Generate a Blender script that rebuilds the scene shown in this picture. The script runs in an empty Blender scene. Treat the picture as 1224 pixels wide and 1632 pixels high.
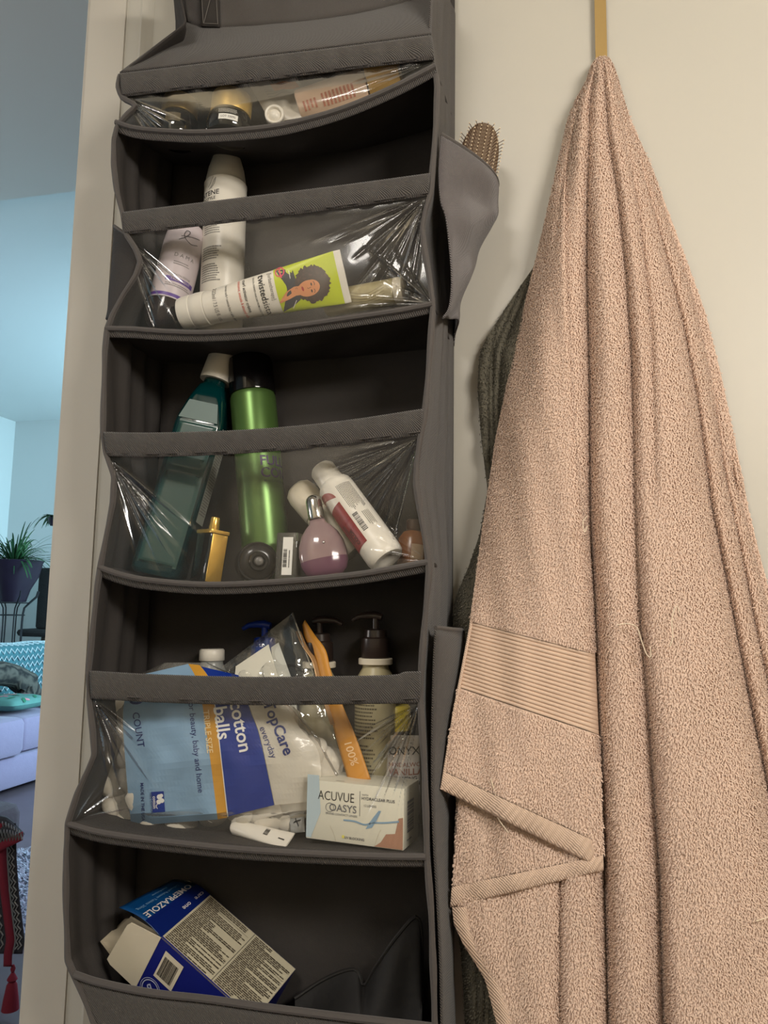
import bpy, math, random
import numpy as np
from mathutils import Matrix

# ------------------------------------------------------------------ camera, world, lights, exposure
S = bpy.context.scene
COL = S.collection
F_PX, CX, CY = 1226.0, 612.0, 816.0
YAW, PITCH, ROLL = math.radians(13.54), math.radians(6.99), math.radians(0.874)
CAM = np.array([0.0, -0.97, 1.15])
_cy, _sy, _cp, _sp = math.cos(YAW), math.sin(YAW), math.cos(PITCH), math.sin(PITCH)
FWD = np.array([-_sy*_cp, _cy*_cp, _sp])
_r = np.array([_cy, _sy, 0.0]); _u = np.cross(_r, FWD)
RGT = math.cos(ROLL)*_r + math.sin(ROLL)*_u
UP = -math.sin(ROLL)*_r + math.cos(ROLL)*_u
cd = bpy.data.cameras.new('camera'); cam = bpy.data.objects.new('camera', cd); COL.objects.link(cam)
cd.sensor_fit = 'VERTICAL'; cd.sensor_height = 36.0; cd.lens = F_PX/1632*36.0
cd.clip_start = 0.02; cd.clip_end = 60
mw = Matrix.Identity(4)
for i in range(3):
    mw[i][0], mw[i][1], mw[i][2], mw[i][3] = RGT[i], UP[i], -FWD[i], CAM[i]
cam.matrix_world = mw
S.camera = cam
S.view_settings.view_transform = 'Standard'; S.view_settings.look = 'None'
S.view_settings.gamma = 1.0; S.view_settings.use_curve_mapping = False
S.view_settings.exposure = 0.0
S.cycles.transparent_max_bounces = 32
S.cycles.max_bounces = 8
S.cycles.caustics_reflective = False; S.cycles.caustics_refractive = False

w = bpy.data.worlds.new('world'); S.world = w; w.use_nodes = True
w.node_tree.nodes['Background'].inputs[0].default_value = (1.0, 0.93, 0.84, 1)
w.node_tree.nodes['Background'].inputs[1].default_value = 0.17

def area(name, loc, target, sx, sy, power, color, spread=180):
    l = bpy.data.lights.new(name, 'AREA'); l.shape = 'RECTANGLE'; l.size = sx; l.size_y = sy
    l.energy = power; l.color = color; l.spread = math.radians(spread)
    o = bpy.data.objects.new(name, l); COL.objects.link(o)
    z = np.array(loc, float)-np.array(target, float); z /= np.linalg.norm(z)
    x = np.cross([0, 0, 1.0], z)
    x = x/np.linalg.norm(x) if np.linalg.norm(x) > 1e-4 else np.array([1.0, 0, 0])
    y = np.cross(z, x); m = Matrix.Identity(4)
    for i in range(3): m[i][0], m[i][1], m[i][2], m[i][3] = x[i], y[i], z[i], loc[i]
    o.matrix_world = m
    return o
# the vanity light of the bathroom (up, right of the camera) and the daylight from the living room's window; the other three are added fills
area('vanity_light', (0.95, -1.20, 1.85), (-0.15, 0.0, 1.15), 0.70, 0.20, 20.0, (1.0, 0.935, 0.84))
area('bathroom_fill', (-0.45, -1.75, 2.42), (-0.45, -1.5, 0.0), 0.4, 0.4, 17.0, (1.0, 0.94, 0.86))  # added overhead fill that lifts the casing and the bathroom
area('window_daylight', (-1.05, 4.0, 1.55), (-4.0, 4.2, 1.6), 1.5, 1.5, 135.0, (0.46, 0.82, 1.0))
area('hall_floor_fill', (-1.0, 2.3, 1.2), (-2.6, 2.6, 0.0), 0.8, 0.8, 16.0, (0.80, 0.70, 1.0))  # added violet fill brightening the floor past the door, no window behind it
area('hall_ceiling_fill', (-2.7, -1.0, 1.3), (-1.5, 0.6, 2.4), 0.4, 0.4, 13.0, (1.0, 0.92, 0.86))  # unseen fill added to turn the blue hall ceiling neutral grey

# ------------------------------------------------------------------ helpers
rng = np.random.default_rng(11); random.seed(11)
ORG = {}

def W(px, py, Y):
    """the point of the vertical plane y = Y seen through photograph pixel (px, py); arrays allowed"""
    px = np.asarray(px, float); py = np.asarray(py, float); Y = np.asarray(Y, float)
    px, py, Y = np.broadcast_arrays(px, py, Y)
    d = ((px-CX)/F_PX)[..., None]*RGT - ((py-CY)/F_PX)[..., None]*UP + FWD
    t = (Y-CAM[1])/d[..., 1]
    return CAM + d*t[..., None]
def floor_at(px, py, z=0.0):
    d = (px-CX)/F_PX*RGT - (py-CY)/F_PX*UP + FWD
    return CAM + d*((z-CAM[2])/d[2])
def PROJ(p):
    d = np.asarray(p, float)-CAM; z = d@FWD
    return CX+F_PX*(d@RGT)/z, CY-F_PX*(d@UP)/z
def unit(v): v = np.asarray(v, float); return v/np.linalg.norm(v)

def spline(pts, n, ends=True):
    """Catmull-Rom through pts, n samples by arc length"""
    P = np.asarray(pts, float)
    if len(P) == 2:
        t = np.linspace(0, 1, n)[:, None]; return P[0]*(1-t)+P[1]*t
    Q = np.vstack([2*P[0]-P[1], P, 2*P[-1]-P[-2]]); out = []
    for i in range(1, len(Q)-2):
        t = np.linspace(0, 1, 24, endpoint=False)[:, None]
        a, b, c, d = Q[i-1], Q[i], Q[i+1], Q[i+2]
        out.append(0.5*((2*b)+(c-a)*t+(2*a-5*b+4*c-d)*t**2+(3*b-a-3*c+d)*t**3))
    R = np.vstack(out+[P[-1:]]); L = np.r_[0, np.cumsum(np.linalg.norm(np.diff(R, axis=0), axis=1))]
    s = np.linspace(0, L[-1], n)
    return np.stack([np.interp(s, L, R[:, k]) for k in range(P.shape[1])], 1)
def smooth_track(ys, pts, sm=25):
    """x(y) through (y, x) knots, smoothed"""
    p = np.asarray(pts, float); yy = np.arange(p[0, 0]-3*sm, p[-1, 0]+3*sm, 2.0)
    sl0 = (p[1, 1]-p[0, 1])/(p[1, 0]-p[0, 0]); sl1 = (p[-1, 1]-p[-2, 1])/(p[-1, 0]-p[-2, 0])
    xx = np.interp(yy, p[:, 0], p[:, 1])
    xx = np.where(yy < p[0, 0], p[0, 1]+(yy-p[0, 0])*sl0, xx); xx = np.where(yy > p[-1, 0], p[-1, 1]+(yy-p[-1, 0])*sl1, xx)
    k = max(1, int(sm/2)); ker = np.hanning(2*k+1); ker /= ker.sum()
    xp = np.pad(xx, k, mode='reflect', reflect_type='odd')
    return np.interp(ys, yy, np.convolve(xp, ker, 'valid'))

def tag(o, label=None, cat=None, group=None, kind=None):
    if label: o['label'] = label
    if cat: o['category'] = cat
    if group: o['group'] = group
    if kind: o['kind'] = kind
    return o
def mk(name, V, F, mat, parent=None, base=None, smooth=True, sharp=42, label=None, kind=None):
    V = np.asarray(V, float).reshape(-1, 3)
    if parent is not None: org = ORG[parent.name]
    elif base is not None: org = np.asarray(base, float)
    else: org = np.array([V[:, 0].mean(), V[:, 1].mean(), V[:, 2].min()])
    me = bpy.data.meshes.new(name)
    F = F.tolist() if isinstance(F, np.ndarray) else [tuple(int(i) for i in f) for f in F]
    me.from_pydata((V-org).tolist(), [], F)
    if smooth:
        me.polygons.foreach_set('use_smooth', np.ones(len(me.polygons), bool))
        me.set_sharp_from_angle(angle=math.radians(sharp))
    me.materials.append(mat); me.update()
    o = bpy.data.objects.new(name, me); COL.objects.link(o)
    if parent is not None: o.parent = parent
    else: o.location = org
    ORG[o.name] = org
    if label: o['label'] = label
    if kind: o['kind'] = kind
    return o
def thing(name, label, cat, base, group=None):
    o = bpy.data.objects.new(name, None); COL.objects.link(o); o.location = [float(x) for x in base]
    o.empty_display_size = 0.02
    ORG[o.name] = np.asarray(base, float); tag(o, label, cat, group)
    return o
def solid(o, t, off=0.0):
    m = o.modifiers.new('thickness', 'SOLIDIFY'); m.thickness = t; m.offset = off; return o
def grid_faces(m, k, wrap=False):
    i, j = np.meshgrid(np.arange(m-1), np.arange(k if wrap else k-1), indexing='ij')
    j2 = (j+1) % k
    return np.stack([i*k+j, i*k+j2, (i+1)*k+j2, (i+1)*k+j], -1).reshape(-1, 4)
def sheet(name, G, mat, parent=None, t=0.0, off=0.0, **kw):
    G = np.asarray(G); o = mk(name, G.reshape(-1, 3), grid_faces(G.shape[0], G.shape[1]), mat, parent, **kw)
    if t: solid(o, t, off)
    return o
def cat(parts):
    V, F, n = [], [], 0
    for v, f in parts:
        v = np.asarray(v, float); V.append(v); F += [tuple(int(i)+n for i in q) for q in (f.tolist() if isinstance(f, np.ndarray) else f)]; n += len(v)
    return np.vstack(V), F
def tube(pts, r, n=8, caps=True):
    P = np.asarray(pts, float); m = len(P); r = np.broadcast_to(np.asarray(r, float), (m,))
    T = np.gradient(P, axis=0); T /= np.linalg.norm(T, axis=1)[:, None]+1e-12
    a = np.array([0, 0, 1.0]) if abs(T[0, 2]) < .9 else np.array([1.0, 0, 0])
    N = np.cross(T[0], a); N /= np.linalg.norm(N); R = []
    th = np.linspace(0, 2*np.pi, n, endpoint=False)
    for i in range(m):
        N = N-T[i]*(N@T[i]); N /= np.linalg.norm(N); B = np.cross(T[i], N)
        R.append(P[i]+r[i]*(np.cos(th)[:, None]*N+np.sin(th)[:, None]*B))
    F = [tuple(f) for f in grid_faces(m, n, True).tolist()]
    if caps: F += [tuple(range(n))[::-1], tuple(range((m-1)*n, m*n))]
    return np.vstack(R), F
def lathe(prof, n=40, caps=True):
    prof = np.asarray(prof, float); th = np.linspace(0, 2*np.pi, n, endpoint=False)
    V = np.concatenate([np.stack([r*np.sin(th), -r*np.cos(th), np.full(n, z)], 1) for r, z in prof])
    F = [tuple(f) for f in grid_faces(len(prof), n, True).tolist()]
    if caps: F += [tuple(range(n))[::-1], tuple(range((len(prof)-1)*n, len(prof)*n))]
    return V, F
def rrect(w, d, r, k=5):
    r = min(r, w/2-1e-5, d/2-1e-5); o = []
    for cx, cy, a0 in ((w/2-r, d/2-r, 0), (-w/2+r, d/2-r, 90), (-w/2+r, -d/2+r, 180), (w/2-r, -d/2+r, 270)):
        for a in np.radians(np.linspace(a0, a0+90, k)): o.append((cx+r*math.cos(a), cy+r*math.sin(a)))
    return np.array(o)
def loft(loops, caps=True):
    L = [np.asarray(l, float) for l in loops]; n = len(L[0])
    F = [tuple(f) for f in grid_faces(len(L), n, True).tolist()]
    if caps: F += [tuple(range(n))[::-1], tuple(range((len(L)-1)*n, len(L)*n))]
    return np.vstack(L), F
def lift(l2, z): return np.c_[l2, np.full(len(l2), z)]
def rbox(w, d, h, r=0.002, b=None, z0=0.0, k=4):
    b = r if b is None else b; b = min(b, h/2.2, w/2.2, d/2.2)
    ls = []
    for f in (1, .3, 0): ls.append(lift(rrect(w-2*b*f, d-2*b*f, max(r-b*f*.5, 1e-4), k), z0+b*(0 if f == 1 else (.3 if f == .3 else 1))))
    for f in (0, .3, 1): ls.append(lift(rrect(w-2*b*f, d-2*b*f, max(r-b*f*.5, 1e-4), k), z0+h-b*(0 if f == 1 else (.3 if f == .3 else 1))))
    return loft(ls)
def box6(x0, x1, y0, y1, z0, z1):
    V = [(x, y, z) for z in (z0, z1) for y in (y0, y1) for x in (x0, x1)]
    return np.array(V, float), [(0, 2, 3, 1), (4, 5, 7, 6), (0, 1, 5, 4), (2, 6, 7, 3), (0, 4, 6, 2), (1, 3, 7, 5)]
def uvball(r, n=20, m=12, sz=1.0):
    prof = [(max(r*math.sin(a), 1e-5), -r*sz*math.cos(a)) for a in np.linspace(0.02, np.pi-0.02, m)]
    return lathe(prof, n)

class Fr:
    """local frame: z from A to B, y away from the camera (or along `back`), x to the right"""
    def __init__(s, A, B, back=None, roll=0.0):
        A = np.asarray(A, float); B = np.asarray(B, float)
        s.o = A; s.h = float(np.linalg.norm(B-A)); s.z = (B-A)/s.h
        y = unit((A+B)/2-CAM) if back is None else unit(back)
        y = y-s.z*(y@s.z); s.y = unit(y); s.x = np.cross(s.y, s.z)
        if roll:
            c, n = math.cos(math.radians(roll)), math.sin(math.radians(roll))
            s.x, s.y = c*s.x+n*s.y, -n*s.x+c*s.y
    def __call__(s, V):
        V = np.asarray(V, float).reshape(-1, 3)
        return s.o+V[:, :1]*s.x+V[:, 1:2]*s.y+V[:, 2:3]*s.z
    def add(s, name, vf, mat, parent, **kw): return mk(name, s(vf[0]), vf[1], mat, parent, **kw)
def scale_at(px, py, Y):
    a = W(px, py, Y); return float(((a-CAM)@FWD)/F_PX)      # metres per pixel there

# ---- flat print: 2-D pieces bent onto a surface by fn(u, v) -> points
def text(s, cap, bold=0.0, align='CENTER'):
    cu = bpy.data.curves.new('lettering', 'FONT'); cu.body = s; cu.size = cap/0.70; cu.offset = bold*cap
    cu.align_x = align; cu.align_y = 'CENTER'; cu.resolution_u = 3
    ob = bpy.data.objects.new('lettering', cu); me = bpy.data.meshes.new_from_object(ob)
    V = np.empty(len(me.vertices)*3); me.vertices.foreach_get('co', V); V = V.reshape(-1, 3)[:, :2].copy()
    F = [tuple(p.vertices) for p in me.polygons]
    bpy.data.objects.remove(ob); bpy.data.curves.remove(cu); bpy.data.meshes.remove(me)
    if len(V): V[:, 1] -= 0.0
    return V, F
def quads2(rects):
    V, F = [], []
    for (x0, y0, x1, y1) in rects:
        n = len(V); V += [(x0, y0), (x1, y0), (x1, y1), (x0, y1)]; F.append((n, n+1, n+2, n+3))
    return np.array(V, float).reshape(-1, 2), F
def words(wd, ht, n, fill=.5, seed=1, ww=(.02, .07), ragged=.25):
    r = random.Random(seed); R = []
    for i in range(n):
        y = ht/2-(i+.5)*ht/n; x = -wd/2; end = wd/2-r.random()*ragged*wd
        while x < end:
            l = r.uniform(*ww)*wd; R.append((x, y-fill*ht/n/2, min(x+l, wd/2), y+fill*ht/n/2)); x += l+.014*wd
    return quads2(R)
def barcode(wd, ht, n=26, seed=3):
    r = random.Random(seed); R = []; x = -wd/2
    while x < wd/2-.001*wd:
        l = r.choice((1, 1, 2, 3))*wd/(n*2.6); R.append((x, -ht/2, min(x+l, wd/2), ht/2)); x += l+r.choice((1, 1, 2))*wd/(n*2.6)
    return quads2(R)
def panel(wd, ht, nx=8, ny=4):
    x, y = np.meshgrid(np.linspace(-wd/2, wd/2, nx+1), np.linspace(-ht/2, ht/2, ny+1))
    return np.c_[x.ravel(), y.ravel()], grid_faces(ny+1, nx+1)
def poly2(pts): return np.asarray(pts, float), [tuple(range(len(pts)))]
def ring2(r0, r1, n=28, sy=1.0, a0=0, a1=360):
    a = np.radians(np.linspace(a0, a1, n)); V = np.vstack([np.c_[r0*np.cos(a), sy*r0*np.sin(a)], np.c_[r1*np.cos(a), sy*r1*np.sin(a)]])
    return V, [(i, i+1, n+i+1, n+i) for i in range(n-1)]
def disc2(r, n=24, sy=1.0):
    a = np.linspace(0, 2*np.pi, n, endpoint=False); return np.c_[r*np.cos(a), sy*r*np.sin(a)], [tuple(range(n))]
def stroke2(pts, w_, n=40):
    P = spline(pts, n); T = np.gradient(P, axis=0); T /= np.linalg.norm(T, axis=1)[:, None]+1e-9
    N = np.c_[-T[:, 1], T[:, 0]]*w_/2
    return np.vstack([P+N, P-N]), [(i, i+1, n+i+1, n+i) for i in range(n-1)]
def mv(g, dx=0, dy=0, rot=0, s=1.0, sx=1.0):
    v = np.asarray(g[0], float).reshape(-1, 2)*[s*sx, s]; c, n = math.cos(math.radians(rot)), math.sin(math.radians(rot))
    return np.c_[v[:, 0]*c-v[:, 1]*n+dx, v[:, 0]*n+v[:, 1]*c+dy], g[1]
def strip_poly(pts, cx, cz, k=6):  # rings about the middle so that the piece bends with the surface
    p = np.asarray(pts, float); c = p.mean(0); n = len(p); V = np.vstack([c[None]]+[c+(p-c)*(j+1)/k for j in range(k)])+[cx, cz]
    F = [(0, 1+i, 1+(i+1) % n) for i in range(n)]
    for j in range(k-1): F += [(1+j*n+i, 1+(j+1)*n+i, 1+(j+1)*n+(i+1) % n, 1+j*n+(i+1) % n) for i in range(n)]
    return V, F
def decal(name, g, fn, mat, parent, **kw):
    if not isinstance(g, tuple): g = cat(g)
    v = np.asarray(g[0], float)
    return mk(name, fn(v[:, 0], v[:, 1]), g[1], mat, parent, smooth=False, **kw)
def on_cyl(fr, r, th0=0.0, z0=0.0, eps=0.0003):
    def fn(u, v):
        rr = r(z0+v) if callable(r) else r
        th = math.radians(th0)+u/np.maximum(rr, 1e-3)
        return fr(np.c_[(rr+eps)*np.sin(th), -(rr+eps)*np.cos(th), z0+v])
    return fn
def on_plane(o, ux, uy, eps=0.0003):
    o = np.asarray(o, float); ux = unit(ux); uy = unit(uy); n = np.cross(ux, uy)
    return lambda u, v: o+np.asarray(u)[:, None]*ux+np.asarray(v)[:, None]*uy+n*eps

# ------------------------------------------------------------------ materials
def lin(c): return tuple(((x/255)/12.92 if x <= 10 else ((x/255+.055)/1.055)**2.4) for x in c)
MATS = {}
def M(name, rgb, rough=.5, metal=0.0, noise=None, bump=None, wave=None, **kw):
    """procedural principled material; noise=(scale, amount) mottles the colour, bump=(scale, strength, distance), wave=(scale, strength, distance)"""
    if name in MATS: return MATS[name]
    m = bpy.data.materials.new(name); m.use_nodes = True; nt = m.node_tree; b = nt.nodes['Principled BSDF']
    c = lin(rgb); b.inputs['Base Color'].default_value = (*c, 1); b.inputs['Roughness'].default_value = rough; b.inputs['Metallic'].default_value = metal
    for k, v in kw.items(): b.inputs[k.replace('_', ' ')].default_value = v
    tc = nt.nodes.new('ShaderNodeTexCoord')
    if noise:
        n = nt.nodes.new('ShaderNodeTexNoise'); n.inputs['Scale'].default_value = noise[0]; n.inputs['Detail'].default_value = 4
        nt.links.new(tc.outputs['Object'], n.inputs['Vector'])
        mx = nt.nodes.new('ShaderNodeMix'); mx.data_type = 'RGBA'; a = noise[1]
        mx.inputs[6].default_value = (*[x*(1-a) for x in c], 1); mx.inputs[7].default_value = (*[min(1, x*(1+a)) for x in c], 1)
        nt.links.new(n.outputs['Fac'], mx.inputs[0]); nt.links.new(mx.outputs[2], b.inputs['Base Color'])
    prev = None
    for kind, spec in (('N', bump), ('W', wave)):
        if not spec: continue
        if kind == 'N':
            t = nt.nodes.new('ShaderNodeTexNoise'); t.inputs['Detail'].default_value = 3
        else:
            t = nt.nodes.new('ShaderNodeTexWave'); t.bands_direction = 'DIAGONAL'; t.inputs['Distortion'].default_value = .4; t.inputs['Detail'].default_value = 1
        t.inputs['Scale'].default_value = spec[0]; nt.links.new(tc.outputs['Object'], t.inputs['Vector'])
        bp = nt.nodes.new('ShaderNodeBump'); bp.inputs['Strength'].default_value = spec[1]; bp.inputs['Distance'].default_value = spec[2]
        nt.links.new(t.outputs['Fac'], bp.inputs['Height'])
        if prev: nt.links.new(prev.outputs[0], bp.inputs['Normal'])
        prev = bp
    if prev: nt.links.new(prev.outputs[0], b.inputs['Normal'])
    MATS[name] = m
    return m
def film(name, tint=(1, 1, 1), haze=.03, gloss=.10, rough=.06, hazecol=(200, 195, 180), bump=(35, .25, .004), stretch=(1, 1, 1)):
    """thin clear plastic: see-through, a little haze, a fresnel gloss over fine wrinkles"""
    if name in MATS: return MATS[name]
    m = bpy.data.materials.new(name); m.use_nodes = True; nt = m.node_tree; nt.nodes.remove(nt.nodes['Principled BSDF'])
    out = nt.nodes['Material Output']
    tr = nt.nodes.new('ShaderNodeBsdfTransparent'); tr.inputs[0].default_value = (*tint, 1)
    df = nt.nodes.new('ShaderNodeBsdfDiffuse'); df.inputs[0].default_value = (*lin(hazecol), 1)
    gl = nt.nodes.new('ShaderNodeBsdfGlossy'); gl.inputs['Roughness'].default_value = rough
    tc = nt.nodes.new('ShaderNodeTexCoord'); mp = nt.nodes.new('ShaderNodeMapping'); mp.inputs['Scale'].default_value = stretch
    n = nt.nodes.new('ShaderNodeTexNoise'); n.inputs['Scale'].default_value = bump[0]; n.inputs['Detail'].default_value = 3
    bp = nt.nodes.new('ShaderNodeBump'); bp.inputs['Strength'].default_value = bump[1]; bp.inputs['Distance'].default_value = bump[2]
    nt.links.new(tc.outputs['Object'], mp.inputs[0]); nt.links.new(mp.outputs[0], n.inputs['Vector']); nt.links.new(n.outputs['Fac'], bp.inputs['Height'])
    nt.links.new(bp.outputs[0], gl.inputs['Normal'])
    lw = nt.nodes.new('ShaderNodeLayerWeight'); lw.inputs['Blend'].default_value = .25; nt.links.new(bp.outputs[0], lw.inputs['Normal'])
    mth = nt.nodes.new('ShaderNodeMath'); mth.operation = 'MULTIPLY_ADD'; mth.inputs[1].default_value = .55; mth.inputs[2].default_value = gloss
    nt.links.new(lw.outputs['Fresnel'], mth.inputs[0])
    m1 = nt.nodes.new('ShaderNodeMixShader'); m1.inputs[0].default_value = haze
    m2 = nt.nodes.new('ShaderNodeMixShader')
    nt.links.new(tr.outputs[0], m1.inputs[1]); nt.links.new(df.outputs[0], m1.inputs[2])
    nt.links.new(mth.outputs[0], m2.inputs[0]); nt.links.new(m1.outputs[0], m2.inputs[1]); nt.links.new(gl.outputs[0], m2.inputs[2])
    nt.links.new(m2.outputs[0], out.inputs[0])
    MATS[name] = m
    return m
def clear(name, rgb, rough=.05, ior=1.45, weight=1.0):
    return M(name, rgb, rough, 0, Transmission_Weight=weight, IOR=ior)

BLACK = M('black_print', (24, 22, 24), .6); WHITE = M('white_print', (238, 236, 230), .5)
# ------------------------------------------------------------------ the setting
PAINT = M('door_paint', (202, 198, 188), .42, bump=(140, .03, .001), noise=(2.0, .02))
CASING = M('casing_paint', (211, 205, 194), .45)
WALLP = M('bath_wall_paint', (214, 206, 186), .7)
LIVP = M('living_wall_paint', (214, 216, 214), .8)
CEILP = M('ceiling_paint', (216, 214, 208), .85)
FLOORM = M('dark_wood_floor', (92, 78, 84), .38, noise=(6, .3))
def struct(name, vf, mat, parent=None, **kw):
    o = mk(name, vf[0], vf[1], mat, parent, smooth=False, **kw)
    if parent is None: o['kind'] = 'structure'
    return o
XE = float(W(145, 0, 0)[0]); XG = float(W(207, 0, 0)[0]); XS = float(W(229, 0, 0)[0]); XM = float(W(247, 0, 0)[0])
DT = 2.16
door = struct('door_1', box6(XG+.001, .45, 0.0, .035, .012, DT), PAINT)
struct('stile', box6(XG+.001, XS, -.0075, -.0001, .012, DT), PAINT, door)
mV, mF = loft([[(XS, -.0001, z), (XS, -.0075, z), (XS+.004, -.0085, z), (XS+.012, -.004, z), (XM, -.0002, z), (XM, -.0001, z)] for z in (.012, DT)])
struct('moulding', (mV, mF), PAINT, door)
bead = .0065
o = struct('trim_1', box6(XE+bead, XG+.0004, -.010, .05, 0, 2.2), CASING)
struct('bead', box6(XE, XE+bead-.001, -.006, .05, 0, 2.2), CASING, o)
# bathroom around the camera
struct('wall_back', box6(-.76, 1.2, -2.7, -2.6, 0, 2.45), WALLP)
struct('wall_right', box6(1.1, 1.2, -2.6, .25, 0, 2.45), WALLP)
struct('wall_front', box6(XE-.02, 1.2, .08, .18, 0, 2.45), WALLP)
struct('wall_left', box6(XE-.12, XE-.02, -2.6, -.88, 0, 2.45), WALLP)
struct('wall_doorway', box6(XE-.12, XE-.02, -.88, .08, 2.2, 2.45), WALLP)
struct('floor', box6(-7.0, 1.2, -2.7, 6.0, -.08, 0), FLOORM)
struct('ceiling', box6(XE-.12, 1.2, -2.7, .25, 2.45, 2.52), CEILP)
# hall and living room seen past the door
YS = 1.30
zs = float(W(70, 311, YS)[2])
struct('ceiling_hall', box6(-7.0, XE-.12, -2.7, YS, zs, zs+.30), CEILP)
YF = 5.0
pc = W(25, 672, YF); zc = float(pc[2]); xc = float(pc[0])
struct('ceiling_living', box6(xc-.1, XE-.12, YS, YF+.1, zc, zc+.08), LIVP)
struct('wall_living_far', box6(xc-.1, XE-.12, YF, YF+.1, 0, zc), LIVP)
struct('wall_living_left', box6(xc-.1, xc, -2.7, YF, 0, zc), LIVP)
struct('wall_living_right', box6(XE-.13, XE-.12, .19, YF, 0, zc), LIVP)
struct('wall_hall_near', box6(xc-.1, XE-.12, -2.7, -2.6, 0, zs), LIVP)
# ------------------------------------------------------------------ hanging organiser
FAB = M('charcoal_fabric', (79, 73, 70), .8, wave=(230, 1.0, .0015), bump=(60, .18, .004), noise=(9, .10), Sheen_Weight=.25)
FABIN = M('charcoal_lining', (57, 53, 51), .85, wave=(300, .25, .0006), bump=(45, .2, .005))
FABPIPE = M('charcoal_piping', (78, 73, 71), .75, wave=(420, .3, .0005), Sheen_Weight=.2)
WEB = M('black_webbing', (58, 54, 52), .8, wave=(420, .6, .0008))
THREAD = M('grey_thread', (120, 116, 112), .7)
VINYL = film('clear_vinyl', haze=.035, gloss=.03, rough=.13, hazecol=(190, 186, 176), bump=(18, .07, .006), stretch=(1, 1, .35))
FY = -.140; BY = -.014
org = thing('hanging_organizer', 'charcoal fabric over-door organizer with clear vinyl pockets full of toiletries', 'organizer', (-.35, -.07, .2))
LE = [(-100, 262), (0, 289), (36, 297), (60, 266), (90, 228), (112, 199), (120, 191), (140, 188), (158, 196), (168, 220), (182, 203), (200, 187), (222, 181), (262, 181), (305, 186), (340, 195), (372, 200), (398, 217), (418, 224), (440, 216),
      (470, 196), (500, 180), (524, 171), (560, 167), (640, 165), (690, 164), (722, 168), (760, 182), (800, 180), (850, 170), (903, 160), (935, 155), (1000, 148), (1070, 141), (1114, 142),
      (1165, 148), (1203, 150), (1222, 142), (1262, 124), (1312, 108), (1360, 105), (1450, 105), (1530, 108), (1555, 119), (1600, 138), (1700, 176)]
RE = [(-100, 690), (0, 686), (45, 684), (75, 688), (95, 690), (112, 694), (140, 697), (190, 695), (260, 690), (310, 686), (335, 678), (362, 673), (395, 676), (440, 684), (485, 690), (530, 687), (600, 682), (660, 677), (695, 670), (735, 664), (770, 663),
      (830, 672), (880, 681), (910, 684), (1000, 676), (1070, 671), (1120, 670), (1200, 675), (1300, 679), (1362, 680), (1450, 687), (1560, 691), (1640, 693), (1700, 694)]
def eL(py): return smooth_track(np.asarray(py, float), LE, 8)
def eR(py): return smooth_track(np.asarray(py, float), RE, 12)
XBL = float(W(286, 300, BY)[0])-.012; XBR = float(W(722, 600, BY)[0])
ZB = float(W(300, 1800, FY)[2]); ZT = DT-.02
# back panel
zz = np.linspace(ZB, ZT, 60); ss = np.linspace(0, 1, 24)
G = np.array([[(XBL+(XBR-XBL)*s, BY+.0015*math.sin(14*s+9*z)*math.sin(7*z+3*s), z) for s in ss] for z in zz])
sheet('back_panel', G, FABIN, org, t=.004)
# side panels, with soft vertical pleats
rows = np.arange(-100, 1815, 6.0)
def side(name, edge, xb, sgn, amp):
    fr = W(edge(rows), rows, FY); cs = np.linspace(0, 1, 18)
    out = []
    for i, p in enumerate(fr):
        r = []
        for c in cs:
            x = p[0]+(xb-p[0])*c; y = FY+(BY-FY)*c
            pl = math.sin(math.pi*c)**.7
            x += amp*pl*(math.sin(c*22+1.2*math.sin(p[2]*9))+.5*math.sin(c*9-p[2]*14))
            r.append((x, y, p[2]))
        out.append(r)
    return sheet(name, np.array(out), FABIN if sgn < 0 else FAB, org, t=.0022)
side('side_panel', eL, XBL, -1, .0038)
side('side_panel', eR, XBR, 1, .0022)
for ed in (eL, eR):
    rr = np.arange(120, 1800, 5.0); P = W(ed(rr), rr, FY-.002)
    mk('edge_piping', *tube(P, .0034+.0005*np.sin(rr*.05), 8), FABPIPE, org)
# shelves: a floor of fabric that sags between the sides, a piped front edge with a hanging lip
SHELF = [
    [(187, 197), (215, 206), (260, 211), (330, 213), (430, 205), (500, 190), (560, 171), (630, 141), (694, 108)],
    [(171, 525), (215, 526), (270, 530), (340, 531), (450, 523), (560, 508), (640, 496), (690, 486)],
    [(160, 904), (195, 916), (240, 925), (330, 932), (440, 928), (560, 917), (630, 906), (683, 896)],
    [(112, 1312), (165, 1326), (250, 1338), (360, 1350), (460, 1357), (600, 1363), (680, 1364)]]
NS = 72; BACKUP = (.030, 0, 0, 0)
SF = []
def shelf_pts(i): return SF[i]
for k, pts in enumerate(SHELF):
    f = spline(pts, NS); P = W(f[:, 0], f[:, 1], FY); SF.append(P)
    zm = P[:, 2].mean(); cs = np.linspace(0, 1, 14); up_ = BACKUP[k]; G = []
    for c in cs:
        s = np.linspace(0, 1, NS); xb = XBL+(XBR-XBL)*s
        X = P[:, 0]*(1-c)+xb*c; Z = P[:, 2]*(1-.45*c)+zm*.45*c+up_*c + .0015*np.sin(s*25+c*7)*math.sin(math.pi*c)
        G.append(np.stack([X, np.full(NS, FY+(BY+.003-FY)*c), Z], 1))
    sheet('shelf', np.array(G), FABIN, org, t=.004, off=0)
    mk('shelf_piping', *tube(P+[0, -.003, 0], .0036, 8), FABPIPE, org)
    drop = (14, 13, 15, 17)[k]
    lip = np.array([W(f[:, 0], f[:, 1]+drop*t, FY-.002+.004*t) for t in np.linspace(0, 1, 5)])
    sheet('shelf_lip', lip, FAB, org, t=.002)
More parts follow.
